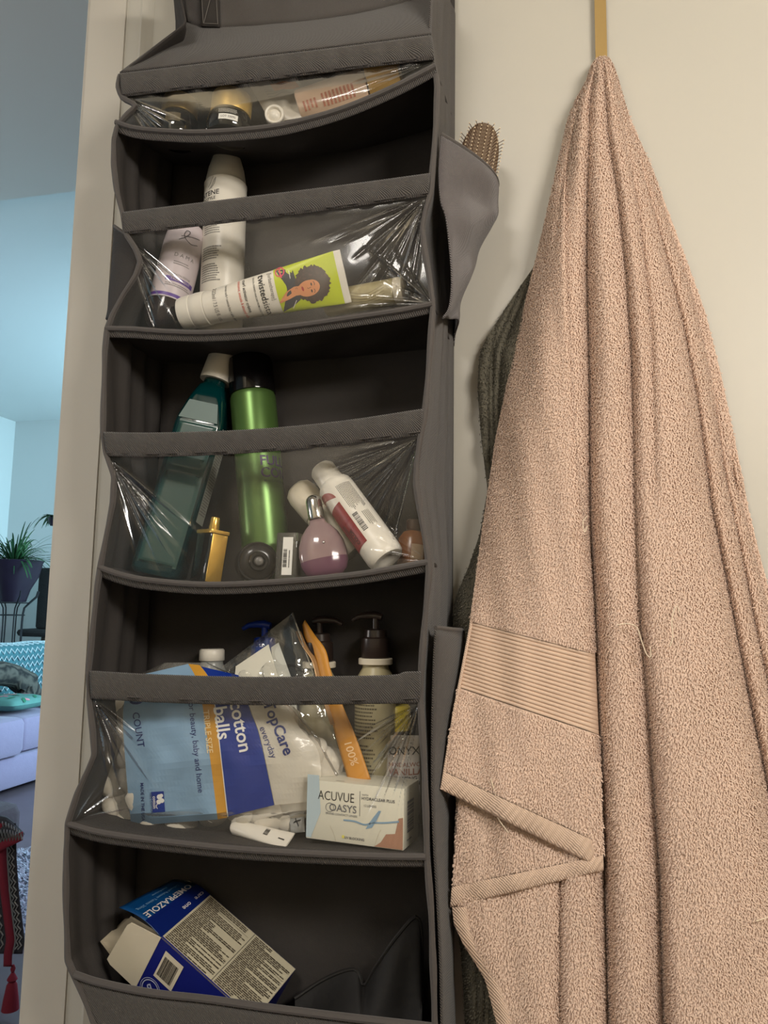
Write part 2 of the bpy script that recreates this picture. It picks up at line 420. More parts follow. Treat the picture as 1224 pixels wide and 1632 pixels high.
def shelf_z(i, x, Y):
    P = SF[i]; c = (Y-FY)/(BY-FY); s = np.linspace(0, 1, NS)
    X = P[:, 0]*(1-c)+(XBL+(XBR-XBL)*s)*c; Z = P[:, 2]*(1-.45*c)+P[:, 2].mean()*.45*c+BACKUP[i]*c
    return float(np.interp(x, X, Z))
def on(i, px, Y, dz=.0025):
    """the point of shelf i below pixel column px at depth Y"""
    py = (205, 525, 925, 1345)[i]
    for _ in range(4):
        p = W(px, py, Y); z = shelf_z(i, p[0], Y)+dz; py = PROJ([p[0], Y, z])[1]
    p = W(px, py, Y); return np.array([p[0], Y, z])
# pocket bands
BANDS = [
    ([(191, 118), (250, 111), (400, 93), (550, 75), (688, 57)], [(195, 155), (260, 147), (400, 131), (550, 112), (692, 95)]),
    ([(196, 339), (260, 331), (440, 309), (560, 294), (686, 277)], [(198, 374), (262, 367), (440, 346), (560, 330), (682, 312)]),
    ([(165, 689), (250, 690), (400, 685), (540, 672), (676, 652)], [(171, 727), (260, 728), (400, 722), (540, 709), (669, 694)]),
    ([(143, 1069), (250, 1075), (400, 1079), (520, 1078), (624, 1076), (645, 1071), (671, 1070)], [(146, 1113), (250, 1119), (400, 1123), (540, 1122), (669, 1120)])]
for k, (tp, bt) in enumerate(BANDS):
    T = spline(tp, 110); B = spline(bt, 110); G = []
    for t in np.linspace(0, 1, 14):
        q = T*(1-t)+B*t; s = np.linspace(0, 1, 110)
        dy = .0022*np.sin(s*60+k)*np.sin(s*23+2)*(0.4+.6*t) + .003*np.sin(math.pi*t)*-1
        y = FY-.004+dy
        if t > .88: y = y+.0010
        G.append(W(q[:, 0], q[:, 1], y))
    sheet('pocket_band', np.array(G), FAB, org, t=.0026)
    q = T*.14+B*.86
    mk('band_seam', *tube(W(q[:, 0], q[:, 1], FY-.0062), .0006, 5), FABPIPE, org)
# clear vinyl fronts, creased from the upper corners
def vinyl(k, seed, creases):
    bt = BANDS[k][1]; n = 400; m = 170; T = spline(bt, n); B = spline(SHELF[k], n)
    ts = np.linspace(0, 1, m); s = np.linspace(0, 1, n)
    yl = T[0, 1]+(B[0, 1]-T[0, 1])*ts; yr = T[-1, 1]+(B[-1, 1]-T[-1, 1])*ts
    L = np.c_[eL(yl)+3, yl]; R = np.c_[eR(yr)-2, yr]
    L += (T[0]-L[0])*(1-ts)[:, None]+(B[0]-L[-1])*ts[:, None]; R += (T[-1]-R[0])*(1-ts)[:, None]+(B[-1]-R[-1])*ts[:, None]
    t2 = ts[:, None, None]; s2 = s[None, :, None]
    P = (1-t2)*T[None]+t2*B[None]+(1-s2)*L[:, None]+s2*R[:, None]-((1-t2)*(1-s2)*T[0]+(1-t2)*s2*T[-1]+t2*(1-s2)*B[0]+t2*s2*B[-1])
    tt, sg = np.meshgrid(ts, s, indexing='ij')
    d = -(.008 if k == 0 else .004)*np.sin(np.pi*tt)*np.sin(np.pi*sg)
    r = random.Random(seed)
    
    for (c0, c1, a, wd) in creases:       # a ridge from c0 to c1 (pixel points), amplitude, width
        c0 = np.array(c0, float); c1 = np.array(c1, float); ax = c1-c0; ln = np.linalg.norm(ax); ax /= ln
        q = P-c0; al = q@ax; ac = q@np.array([-ax[1], ax[0]])
        f = np.clip(al/ln, 0, 1); env = np.where((al > 0) & (al < ln), np.sin(np.pi*np.clip(f, 0, 1)**.6)**.8, 0)
        wl = wd*.62*(.30+.8*f)
        d += a*env*np.exp(-np.abs(ac/wl)**1.3)
    d += .00022*np.sin(tt*9+sg*15+seed)
    d *= np.minimum(1, np.minimum(tt, 1-tt)*12)
    G = W(P[..., 0], P[..., 1], FY-.001+np.clip(d, -.016, .008))
    return sheet('vinyl_front', G, VINYL, org)
def fan(c, a0, a1, n, l0, l1, amp, wd, seed):
    r = random.Random(seed); o = []
    for i in range(n):
        a = math.radians(a0+(a1-a0)*(i+r.uniform(.2, .8))/n); l = r.uniform(l0, l1)
        o.append((c, (c[0]+l*math.cos(a), c[1]+l*math.sin(a)), r.choice((-1, 1))*amp*r.uniform(.6, 1.3), wd*r.uniform(.6, 1.4)))
    return o
vinyl(0, 1, fan((200, 156), 20, 60, 6, 60, 130, .0022, 4, 1)+fan((688, 98), 150, 170, 3, 80, 160, .0012, 5, 2))
vinyl(1, 2, fan((200, 376), 38, 75, 7, 90, 190, .0030, 4, 3)+fan((680, 314), 92, 162, 15, 90, 240, .0024, 5, 4)+fan((688, 484), 170, 240, 6, 60, 150, .0020, 5, 24))
vinyl(2, 3, fan((173, 729), 38, 76, 10, 100, 230, .0034, 5, 5)+fan((667, 697), 102, 168, 20, 100, 280, .0026, 5, 6)+fan((680, 892), 165, 230, 6, 60, 130, .0020, 5, 25))
vinyl(3, 4, fan((149, 1115), 36, 82, 9, 100, 230, .0034, 5, 7)+fan((667, 1122), 98, 155, 24, 100, 260, .0032, 5, 8)+fan((120, 1306), -60, -10, 5, 60, 140, .002, 5, 9))
# top cover: fabric roof over the first pocket, gathered to the left, and the flap sewn above it
T = spline([(191, 116), (250, 109), (400, 91), (550, 73), (688, 55)], 90)
U = spline([(297, 36), (330, 44), (420, 40), (560, 24), (690, -8)], 90); G = []
for t in np.linspace(0, 1, 22):
    q = T*(1-t)+U*t; s = np.linspace(0, 1, 90)
    pl = .004*np.sin(s*48+3*t)*np.exp(-s*5)*math.sin(math.pi*min(1, t*1.1))
    G.append(W(q[:, 0], q[:, 1], FY-.003+.058*t**1.1+pl-.006*math.sin(math.pi*t)))
sheet('roof_panel', np.array(G), FAB, org, t=.002)
T = spline([(299, 34), (330, 47), (420, 43), (500, 36), (600, 18), (696, -6)], 90); U = spline([(272, -120), (420, -125), (560, -130), (702, -140)], 90); G = []
for t in np.linspace(0, 1, 18):
    q = T*(1-t)+U*t; s = np.linspace(0, 1, 90)
    G.append(W(q[:, 0], q[:, 1], -.086+.05*t+.0022*np.sin(s*40+5*t)*np.exp(-s*4)+.001*np.sin(s*12)))
sheet('top_flap', np.array(G), FAB, org, t=.0026)
# webbing strap with a stitched box
T = np.array([(321, 42), (350, 43)]); U = np.array([(312, -130), (344, -130)]); G = []
for t in np.linspace(0, 1, 12):
    q = T*(1-t)+U*t; q = np.linspace(q[0], q[1], 7); G.append(W(q[:, 0], q[:, 1], -.0905+.047*t))
strap = sheet('webbing_strap', np.array(G), WEB, org, t=.003)
def pk(pts, y0=-.0945): return [W(x, y, y0+.047*(42-y)/172) for x, y in pts]
for seg in ([(324, 37), (347, 38)], [(324, 37), (320, -30)], [(347, 38), (343, -30)], [(325, 36), (342, -28)]):
    mk('stitching', *tube(spline(pk(seg), 12), .0004, 5), THREAD, strap)
# bottom bin: opaque front panel, piped rim, floor
RIM = [(119, 1553), (160, 1566), (240, 1582), (330, 1592), (430, 1606), (560, 1622), (693, 1637)]
T = spline(RIM, 90); G = []
for t in np.linspace(0, 1, 12):
    s = np.linspace(0, 1, 90); q = T+np.c_[t*86*(1-s), np.full(90, t*200)]
    G.append(W(q[:, 0], q[:, 1], FY-.001-.010*math.sin(math.pi*t)*np.sin(np.pi*s)))
G = np.array(G); sheet('bin_front', G, FAB, org, t=.0025)
mk('bin_rim', *tube(W(T[:, 0], T[:, 1], FY-.004), .004, 8), FABPIPE, org)
fl = G[-1]; s = np.linspace(0, 1, 90); bk = np.stack([XBL+(XBR-XBL)*s, np.full(90, BY), np.full(90, fl[:, 2].mean())], 1)
sheet('bin_floor', np.array([fl*(1-c)+bk*c for c in np.linspace(0, 1, 10)]), FABIN, org, t=.003)
# outside pockets
def side_pocket(front, outer, xback, yo, nb=.5, mat=FAB, wr=.002):
    f = spline(front, 50); u = spline(outer, 50); Pf = W(f[:, 0], f[:, 1], FY+.004); Po = W(u[:, 0], u[:, 1], yo); G = []
    for i in range(50):
        b = np.array([xback, BY+.004, .5*(Pf[i, 2]+Po[i, 2])]); row = []
        for c in np.linspace(0, 1, 26):
            q = Pf[i]*(1-c)**2+2*c*(1-c)*(2*Po[i]-.5*(Pf[i]+b))+b*c*c
            fold = wr*math.sin(math.pi*c)*(math.sin(i*.33+7*c)+.6*math.sin(i*.16-11*c))*min(1, i/12)
            row.append(q+[fold*.6, -fold, 0])
        G.append(row)
    G = np.array(G); o = sheet('side_pocket', G, mat, org, t=.0022)
    mk('pocket_hem', *tube(G[0], .0024, 7), FABPIPE, o)
    return o
FABOUT = M('grey_outer_fabric', (116, 109, 110), .8, wave=(230, 1.0, .0015), bump=(40, .15, .005), Sheen_Weight=.3)
side_pocket([(703, 214), (699, 270), (702, 320), (710, 345), (717, 400), (720, 450), (716, 490), (705, 508)],
            [(793, 291), (794, 305), (790, 335), (781, 356), (768, 385), (752, 430), (738, 470), (724, 512)], XBR, -.070, mat=FABOUT, wr=.006)
side_pocket([(694, 1000), (690, 1080), (688, 1200), (690, 1320), (700, 1500), (704, 1660)],
            [(737, 1004), (739, 1060), (737, 1120), (727, 1200), (722, 1270), (722, 1480), (722, 1660)], XBR, -.062, mat=FAB)
side_pocket([(199, 372), (215, 400), (222, 420), (212, 445), (196, 472), (182, 508)],
            [(190, 366), (183, 410), (181, 440), (181, 470), (182, 495), (180, 515)], XBL, -.090, mat=FABIN)
# ------------------------------------------------------------------ brass hook, pink towel, grey towel
BRASS = M('brushed_brass', (184, 154, 98), .42, .45, bump=(300, .05, .0005))
hk = thing('towel_hook', 'slim brass over-door hook holding up the pink towel', 'hook', W(957, 130, -.005))
xa, xb_ = float(W(948, 40, -.007)[0]), float(W(966.5, 40, -.007)[0]); zk = float(W(957, 150, -.007)[2])
mk('bar', *cat([box6(xa, xb_, -.0085, -.006, zk, DT+.004), box6(xa, xb_, -.0085, .041, DT+.0015, DT+.004), box6(xa, xb_, .0385, .041, DT-.05, DT+.0015)]), BRASS, hk, smooth=False)
xm = (xa+xb_)/2
mk('prong', *tube(spline([(xm, -.0072, zk+.02), (xm, -.010, zk-.006), (xm, -.018, zk-.012), (xm, -.024, zk+.002), (xm, -.025, zk+.014)], 26), .0042, 10), BRASS, hk)

TERRY = M('pink_terry', (219, 192, 174), .95, noise=(500, .10), bump=(420, .6, .0022), Sheen_Weight=.25, Sheen_Roughness=.5)
PILE = M('pink_terry_pile', (224, 197, 179), .95, noise=(260, .16), Sheen_Weight=.2)
HEMM = M('pink_towel_hem', (216, 189, 169), .9, wave=(200, .5, .0010), bump=(200, .3, .001))
BANDM = M('pink_dobby_weave', (214, 187, 166), .85, bump=(600, .3, .0006))
THR = M('loose_thread', (236, 220, 196), .7)
tw = thing('bath_towel', 'large pink-beige terry bath towel hanging in folds from the brass hook', 'towel', W(958, 110, -.03))

TL = [(92, 953), (104, 944), (130, 935), (160, 917), (190, 906), (260, 890), (360, 868), (450, 846), (560, 820), (700, 791), (850, 769), (1000, 749), (1130, 724), (1258, 703), (1300, 694)]
TR = [(92, 968), (104, 976), (130, 985), (190, 1005), (270, 1040), (350, 1070), (430, 1100), (500, 1125), (600, 1150), (720, 1175), (820, 1195), (900, 1215), (940, 1226), (1100, 1262), (1400, 1330), (1700, 1375)]
M_L = [(92, 953), (104, 944), (130, 935), (160, 918), (190, 909), (260, 896), (360, 876), (560, 832), (850, 782), (1130, 742), (1260, 730), (1330, 727), (1440, 722), (1470, 725), (1500, 738), (1560, 775), (1632, 794), (1700, 806)]
C1 = [(92, 945), (180, 921), (240, 908), (294, 903), (340, 903), (480, 910), (640, 920), (800, 931), (900, 941), (1000, 947), (1200, 956), (1385, 962), (1700, 970)]
C2 = [(92, 953), (162, 940), (300, 936), (440, 935), (610, 939), (800, 940), (900, 943), (1000, 947), (1200, 956), (1385, 962), (1700, 970)]
C3 = [(92, 961), (162, 967), (216, 970), (314, 986), (441, 999), (564, 1007), (800, 1013), (1000, 1022), (1100, 1031), (1400, 1052), (1700, 1060)]
C4 = [(92, 964), (127, 980), (206, 994), (343, 1018), (520, 1038), (686, 1043), (850, 1044), (1700, 1046)]
C5 = [(92, 966), (160, 991), (274, 1023), (392, 1057), (510, 1087), (637, 1111), (799, 1133), (910, 1155), (1093, 1191), (1250, 1223), (1700, 1300)]
C6 = [(92, 967), (200, 1004), (333, 1057), (441, 1097), (588, 1131), (760, 1155), (832, 1171), (989, 1202), (1072, 1220), (1700, 1340)]
C7 = [(92, 968), (270, 1036), (380, 1078), (490, 1121), (613, 1146), (765, 1170), (832, 1192), (957, 1223), (1700, 1370)]
C8 = [(92, 948), (150, 926), (230, 910), (300, 895), (420, 882), (560, 872), (800, 860), (1700, 850)]
CU = [(1200, 897), (1400, 893), (1700, 893)]
def base_y(y): return np.interp(y, [92, 130, 250, 500, 900, 1300, 1700], [-.036, -.046, -.064, -.082, -.100, -.108, -.112])
def edge_l(y): return np.interp(y, [92, 130, 500, 750, 900, 1050, 1258, 1450, 1700], [-.030, -.020, -.016, -.030, -.052, -.088, -.118, -.108, -.096])
def edge_r(y): return np.interp(y, [92, 130, 500, 1700], [-.030, -.018, -.014, -.030])
def hull(x, y):
    l = smooth_track(y, TL, 10); r = smooth_track(y, TR, 14)
    s = np.clip((x-l)/(r-l), 0, 1); a = edge_l(y)*(1-s)+edge_r(y)*s
    return a+(base_y(y)-a)*(1-np.abs(2*s-1)**2.8)
CREASES = [  # track, depth by y, left width, right width (px)
    (C2, ([92, 130, 300, 600, 900, 1300, 1700], [.004, .014, .022, .028, .032, .034, .034]), 9, 13),
    (C3, ([92, 110, 160, 330, 560, 800, 1100, 1400, 1700], [.003, .010, .016, .018, .022, .018, .022, .034, .034]), 17, 9),
    (C4, ([92, 180, 340, 560, 760, 850, 1700], [.001, .006, .013, .012, .006, 0, 0]), 12, 10),
    (C5, ([92, 200, 340, 500, 800, 1200, 1700], [.001, .006, .014, .020, .026, .030, .030]), 16, 8),
    (C6, ([92, 260, 420, 700, 1200, 1700], [.0, .005, .013, .018, .022, .022]), 11, 7),
    (C7, ([92, 330, 480, 700, 1200, 1700], [.0, .003, .010, .016, .018, .018]), 9, 6),
    (C8, ([92, 140, 220, 320, 420, 1700], [.0, .006, .008, .005, .0, 0]), 6, 8)]
def dist_track(tr, x, y): return x-smooth_track(y, tr, 16)
def folds(x, y):
    d = np.zeros_like(x)
    for tr, (ky, kd), wl, wr in CREASES:
        q = dist_track(tr, x, y); dep = 1.3*np.interp(y, ky, kd); sc = np.interp(y, [92, 200, 500], [.35, .7, 1.0])
        d += dep*np.where(q < 0, np.exp(np.clip(q, -400, 0)/(wl*sc)), np.exp(-np.clip(q, 0, 400)/(wr*sc)))
    return d
def wob(x, y, a=.0012): return a*np.sin(x*.05+y*.011)+a*.7*np.sin(x*.11-y*.017+1)+a*.6*np.sin(y*.03+x*.02)
# main drape
ys = np.r_[np.linspace(91, 130, 24), np.arange(134, 1800, 4.0)]; nc = 400
l = smooth_track(ys, M_L, 10); r = smooth_track(ys, TR, 14); u = np.linspace(0, 1, nc)
X = l[:, None]+(r-l)[:, None]*u; Yp = np.repeat(ys[:, None], nc, 1)
Y = hull(X, Yp)+folds(X, Yp)+wob(X, Yp)
q = X-np.interp(Yp, [p[0] for p in CU], [p[1] for p in CU])
Y += np.interp(Yp, [1180, 1300, 1700], [0, .014, .018])*np.where(q < 0, np.exp(np.clip(q, -300, 0)/10), np.exp(-np.clip(q, 0, 300)/7))
Y += .014*np.exp(-u[None]/.012)+.014*np.exp(-(1-u[None])/.012)
hid = (X < smooth_track(Yp, C1, 16)-12) & (Yp < 1200)
Y += np.interp(Yp, [91, 93, 97, 104], [.026, .016, .006, 0])
Y = np.where(hid, np.minimum(Y+.012, -.012), Y); Y = np.minimum(Y, -.010)
GM = W(X, Yp, Y); sheet('drape', GM, TERRY, tw)
# front panel with the dobby band and the hem
def panel_grid(lys, rys, ltr, rtr, nc, lift_, rdip, ldip):
    xl = smooth_track(lys, ltr, 10); xr = smooth_track(rys, rtr, 16); u = np.linspace(0, 1, nc)
    X = xl[:, None]+(xr-xl)[:, None]*u; Yp = lys[:, None]+(rys-lys)[:, None]*u
    Y = hull(X, Yp)-lift_+wob(X, Yp, .0016)+rdip*np.exp(-(1-u[None])/.05)+ldip*np.exp(-u[None]/.025)
    return X, Yp, Y, u
ly = np.r_[np.arange(172, 1254, 3.5), 1258.]; f = np.clip((ly-172)/(1258-172), 0, 1); ry = ly+127*f**3.2
X, Yp, Y, u = panel_grid(ly, ry, TL, C1, 170, .012, .034, .004)
Y += np.interp(Yp, [172, 300], [.012, 0])
Y += .006*np.cos((u[None]-.42)*7.5)*np.interp(Yp, [300, 700, 1258], [0, .6, 1])*-1
Y = np.minimum(Y, -.010)
Y8 = np.interp(Yp, *CREASES[-1][1]) * np.exp(-np.abs(dist_track(C8, X, Yp))/8); Y = Y+Y8*1.5
ib0, ib1 = np.searchsorted(ly, 990), np.searchsorted(ly, 1094); ih = np.searchsorted(ly, 1228)
GP = W(X, Yp, Y)
sheet('front_flap', GP[:ib0+1], TERRY, tw); sheet('front_flap_end', GP[ib1:ih+1], TERRY, tw)
tb = np.linspace(0, 1, 18*8+1); idx = ib0+(ib1-ib0)*tb; i0 = np.minimum(idx.astype(int), ib1-1); fr_ = (idx-i0)[:, None, None]
GB = GP[i0]*(1-fr_)+GP[i0+1]*fr_; GB[..., 1] += .0022-.0016*np.abs(np.sin(np.pi*tb*18))[:, None]**.6
sheet('dobby_band', GB, BANDM, tw)
def hem(G, name, nr=14):
    """a puffed, thicker strip along the last rows of a grid; wraps round its end"""
    a, b = G[0], G[-1]; rows_ = []
    for t in np.linspace(0, 1, nr):
        p = a*(1-t)+b*t; p = p+0; p[:, 1] -= .0032*math.sin(math.pi*min(1, .12+.88*t))**.5+.0003; rows_.append(p)
    for t in (.0, .5, 1.):
        p = b.copy(); p[:, 1] += .001+.005*t; p[:, 2] -= .0015*math.sin(math.pi*t); rows_.append(p)
    R = np.array(rows_); k = np.arange(R.shape[1]); R[..., 1] -= .0005*np.sin(k[None]*.85+np.arange(len(R))[:, None]*.8)
    return sheet(name, R, HEMM, tw)
hem(GP[ih:], 'hem')
# selvedge along the left edge of the flap
se = GP[40:, 0]; mk('selvedge', *tube(se+[0.0008, -.0008, 0], .0019, 7), HEMM, tw)
# second layer, folded under the first
t = np.linspace(0, 1, 70); ly2 = 1215+231*t; ry2 = 1215+172*t
X2, Yp2, Y2, u2 = panel_grid(ly2, ry2, [(1200, 741), (1300, 730), (1445, 718), (1470, 716)], C1, 150, .002, .010, .004)
Y2 += .004*np.sin(u2[None]*9+1)
GU = W(X2, Yp2, Y2); sheet('under_flap', GU[:60], TERRY, tw); hem(GU[59:], 'hem')
# edge hem of the lowest layer
yy = np.arange(1446, 1796, 4.0); xl = smooth_track(yy, M_L, 10); rows_ = []
for k, a in enumerate(np.linspace(0, 1, 9)):
    x = xl-2+27*a; yv = hull(x, yy)+.004-.005*math.sin(math.pi*(.1+.8*a)); rows_.append(W(x, yy, np.minimum(yv, -.02)))
sheet('hem', np.array(rows_), HEMM, tw)
# terry pile: small loops standing off the cloth
def pile(name, G, dens, mat, parent, mask=None, L=.0037, wd=.00112, seed=5):
    g = np.random.default_rng(seed)
    a = G[:-1, :-1]; b = G[:-1, 1:]; c = G[1:, :-1]; d = G[1:, 1:]
    N = np.cross(b-a, c-a); A = np.linalg.norm(N, axis=-1)
    # facing side only counts: skip cells stretched into a crease wall
    if mask is not None: A = A*mask[:-1, :-1]
    flat = A.ravel(); cum = np.cumsum(flat); n = int(cum[-1]/dens**2)
    k = np.searchsorted(cum, (np.arange(n)+g.random(n))/n*cum[-1]); k = np.minimum(k, len(flat)-1)
    su, sv = g.random(n)[:, None], g.random(n)[:, None]
    sh = lambda q: q.reshape(-1, 3)[k]
    P = (sh(a)*(1-su)+sh(b)*su)*(1-sv)+(sh(c)*(1-su)+sh(d)*su)*sv
    Nn = sh(N); Nn /= np.linalg.norm(Nn, axis=1)[:, None]+1e-12
    Nn = np.where((Nn[:, 1] > 0)[:, None], -Nn, Nn)
    dn = np.array([0, 0, -1.0])+g.normal(0, .42, (n, 3)); T = dn-Nn*(dn*Nn).sum(1)[:, None]; T /= np.linalg.norm(T, axis=1)[:, None]
    Sd = np.cross(T, Nn)*wd*g.uniform(.8, 1.2, (n, 1)); ll = L*g.uniform(.7, 1.25, (n, 1))
    p0 = P-Nn*.0004; p1 = P+Nn*ll*.55+T*ll*.30; p2 = P+Nn*ll*.42+T*ll*.95
    V = np.stack([p0-Sd*.5, p0+Sd*.5, p1-Sd*.55, p1+Sd*.55, p2-Sd*.3, p2+Sd*.3], 1).reshape(-1, 3)
    i = np.arange(n)[:, None]*6; F = np.concatenate([i+[0, 1, 3, 2], i+[2, 3, 5, 4]])
    o = mk(name, V, F, mat, parent, sharp=180, kind='stuff')
    return o
xx = np.repeat(ys[:, None], nc, 1)
vis = ~((GM[..., 0]*0+np.repeat(np.linspace(0, 1, nc)[None]*(r-l)[:, None]+l[:, None], 1, 0)) < (smooth_track(ys, C1, 16)-16)[:, None]) | (ys[:, None] > 1215)
vis = vis & ((l[:, None]+(r-l)[:, None]*np.linspace(0, 1, nc)) < 1250)
pile('terry_pile', GM, .0019, PILE, tw, vis.astype(float), seed=1)
pile('terry_pile', GP[:ib0], .00195, PILE, tw, L=.0034, seed=2); pile('terry_pile', GP[ib1:ih], .00195, PILE, tw, L=.0034, seed=3); pile('terry_pile', GU[:59], .00195, PILE, tw, L=.0034, seed=4)
# loose pulled threads
def yat(x, y): return float(hull(np.array([float(x)]), np.array([float(y)]))[0])
for pts, ex in (([(936, 822), (929, 832), (932, 848), (936, 838)], .022), ([(983, 996), (1000, 994), (1015, 1000), (1022, 1020), (1030, 1042), (1037, 1047), (1036, 1030)], .002),
            ([(1068, 1030), (1072, 1015), (1071, 985), (1078, 966), (1083, 975)], .004), ([(782, 1240), (790, 1270), (792, 1300), (810, 1327)], .017), ([(1205, 1468), (1224, 1462)], .004)):
    P = spline([W(x, y, yat(x, y)-.006-ex*.7) for x, y in pts], 40)
    mk('loose_thread', *tube(P, .00055, 5), THR, tw)

# grey towel behind
GREY = M('grey_terry', (92, 88, 76), .95, noise=(400, .2), bump=(350, .7, .002))
GPILE = M('grey_terry_pile', (96, 92, 80), .95)
GL = [(150, 948), (300, 905), (400, 868), (452, 832), (500, 800), (540, 775), (562, 765), (620, 761), (700, 767), (780, 777), (850, 765), (900, 748), (950, 727), (975, 722), (1040, 727), (1150, 732), (1250, 736), (1320, 722), (1420, 721), (1520, 735), (1700, 745)]
gy = np.arange(150, 1770, 7.0); gl = smooth_track(gy, GL, 14); gu = np.linspace(0, 1, 130); gr = np.interp(gy, [150, 300, 450, 600, 900, 1700], [958, 945, 925, 900, 850, 850])
X = gl[:, None]+(gr-gl)[:, None]*gu; Yp = np.repeat(gy[:, None], 130, 1)
gb = np.interp(Yp, [150, 450, 620, 900, 980, 1200, 1700], [-.016, -.026, -.034, -.040, -.075, -.090, -.084])
Y = gb*(1-.45*np.exp(-(X-gl[:, None])/16))
for tr, dep, wd in (([(440, 850), (560, 800), (640, 795), (760, 805), (900, 790), (1700, 780)], .014, 8), ([(440, 820), (520, 790), (600, 778), (700, 779), (800, 785), (950, 760), (1700, 760)], .009, 6), ([(500, 812), (560, 786), (640, 785), (800, 792), (1700, 770)], .008, 5)):
    Y += dep*np.exp(-np.abs(X-smooth_track(Yp, tr, 12))/wd)
Y += .0030*np.sin(Yp*.10+X*.06)*np.exp(-(X-gl[:, None])/30)+.0015*np.sin(Yp*.05-X*.1)
Y = np.minimum(Y, -.004)
gt = thing('grey_towel', 'dark grey towel hanging behind the pink bath towel', 'towel', W(940, 160, -.012))
GG = W(X, Yp, Y); solid(sheet('drape', GG, GREY, gt), .003, 1)
pile('terry_pile', GG, .0034, GPILE, gt, (X < np.interp(Yp, [p[0] for p in M_L], [p[1] for p in M_L])+60).astype(float), L=.003, wd=.0013, seed=8)
# ------------------------------------------------------------------ things in the pockets
GOLD = M('polished_gold', (226, 184, 92), .22, .72); SILVER = M('polished_silver', (205, 203, 200), .14, 1.0)
BLKGLASS = M('black_glass', (10, 10, 12), .06, Coat_Weight=.6); BLKPLAST = M('black_plastic', (20, 19, 20), .25)
WPLAST = M('white_plastic', (228, 222, 210), .35); CREAM = M('cream_plastic', (226, 216, 194), .4)
GREYTXT = M('grey_print', (120, 116, 112), .6); ORANGE = M('orange_print', (214, 128, 54), .5); REDTXT = M('coral_print', (214, 88, 74), .5)
def X_(v): return np.array(v, float)
# ---- first pocket
def jar(px, Y, R, ptop, plid, label, grp='gold-lidded jars'):
    A = on(0, px, Y); zt = float(W(px, ptop, Y-R*.95)[2]); hl = zt-float(W(px, plid, Y-R*.95)[2]); hb = zt-A[2]-hl; t = thing('cosmetic_jar', label, 'jar', A, grp); f = Fr(A, A+X_([.004, .004, .1]))
    t['_h'] = hb; f.add('body', lathe([(R*.80, 0), (R*.94, .001), (R, .004), (R*1.02, hb*.5), (R*.99, hb-.005), (R*.9, hb-.001), (R*.84, hb)], 48), BLKGLASS, t)
    f.add('lid', lathe([(R*.89, hb+.0006), (R*.90, hb+.002), (R*.90, hb+hl-.003), (R*.87, hb+hl-.0008), (R*.80, hb+hl), (R*.3, hb+hl-.0005)], 48), M('brushed_gold_lid', (228, 190, 104), .42, .6), t)
    return t, f
t, f = jar(364, -.1135, .0290, 131, 164, 'black glass jar with polished gold lid and white sticker, the front one')
zj = t['_h']*.52; fn = on_cyl(f, .0297, -6, zj)
decal('label_print', mv(words(.026, .0055, 4, .45, 5), 0, .0035), fn, M('pale_print', (196, 192, 184), .6), t)
st = decal('sticker', mv(panel(.0245, .0075, 8, 1), 0, -.0048), fn, WHITE, t)
decal('lettering', mv(text('LOT 33095', .0028), 0, -.0048), on_cyl(f, .0299, -6, zj), BLACK, st)
t, f = jar(281, -.096, .0265, 139, 167, 'black glass jar with gold lid standing behind, left of the stickered jar')
decal('label_print', panel(.020, .012, 8, 1), on_cyl(f, .0272, -18, t['_h']*.55), M('dull_gold_print', (92, 80, 54), .4), t)
for o_ in [o for o in COL.objects if '_h' in o.keys()]: del o_['_h']
# white roll-on lying, its open end towards the viewer
A = on(0, 446, -.052)+[0, 0, .013]; B = W(437, 181, -.124)
t = thing('cosmetic_tube', 'small white tube lying end-on with a round domed cap facing out', 'tube', A-[0, 0, .013]); f = Fr(A, B, back=(0, 0, -1))
h = f.h
f.add('body', lathe([(.0088, 0), (.0105, .002), (.0112, .01), (.0112, h-.006)], 30), WPLAST, t)
f.add('cap', lathe([(.0118, h-.012), (.0122, h-.010), (.0122, h-.001), (.0112, h), (.0092, h-.0006), (.0086, h-.004), (.0080, h-.0045), (.006, h-.0025), (.003, h-.001), (.0005, h-.0006)], 36), WPLAST, t)
# flat foil sachet with orange stripe
SACH = M('frosted_sachet', (206, 198, 184), .3, Alpha=.82)
def pouch_patch(c, Ys, n=22, m=14, puff=.006, wrink=.0012, seed=1):
    """a slightly filled flat packet between four pixel corners TL, TR, BR, BL at four depths -> front grid, back grid and a fn(u, v)"""
    c = np.asarray(c, float); P = [W(*c[i], Ys[i]) for i in range(4)]
    def pos(s, v, side):
        s = np.asarray(s, float)[..., None]; v = np.asarray(v, float)[..., None]
        p = P[0]*(1-s)*(1-v)+P[1]*s*(1-v)+P[2]*s*v+P[3]*(1-s)*v
        e = (np.clip(16*s*(1-s)*v*(1-v), 0, 1))**.5
        nrm = unit(np.cross(P[1]-P[0], P[3]-P[0])); nrm = nrm if nrm[1] < 0 else -nrm
        wv = wrink*(np.sin(s*17+v*9+seed)+np.sin(v*23-s*8+2*seed))*e
        return p+nrm*(side*puff*e+wv+side*.0003)
    s, v = np.meshgrid(np.linspace(0, 1, n), np.linspace(0, 1, m))
    return pos(s, v, 1), pos(s, v, -1), pos
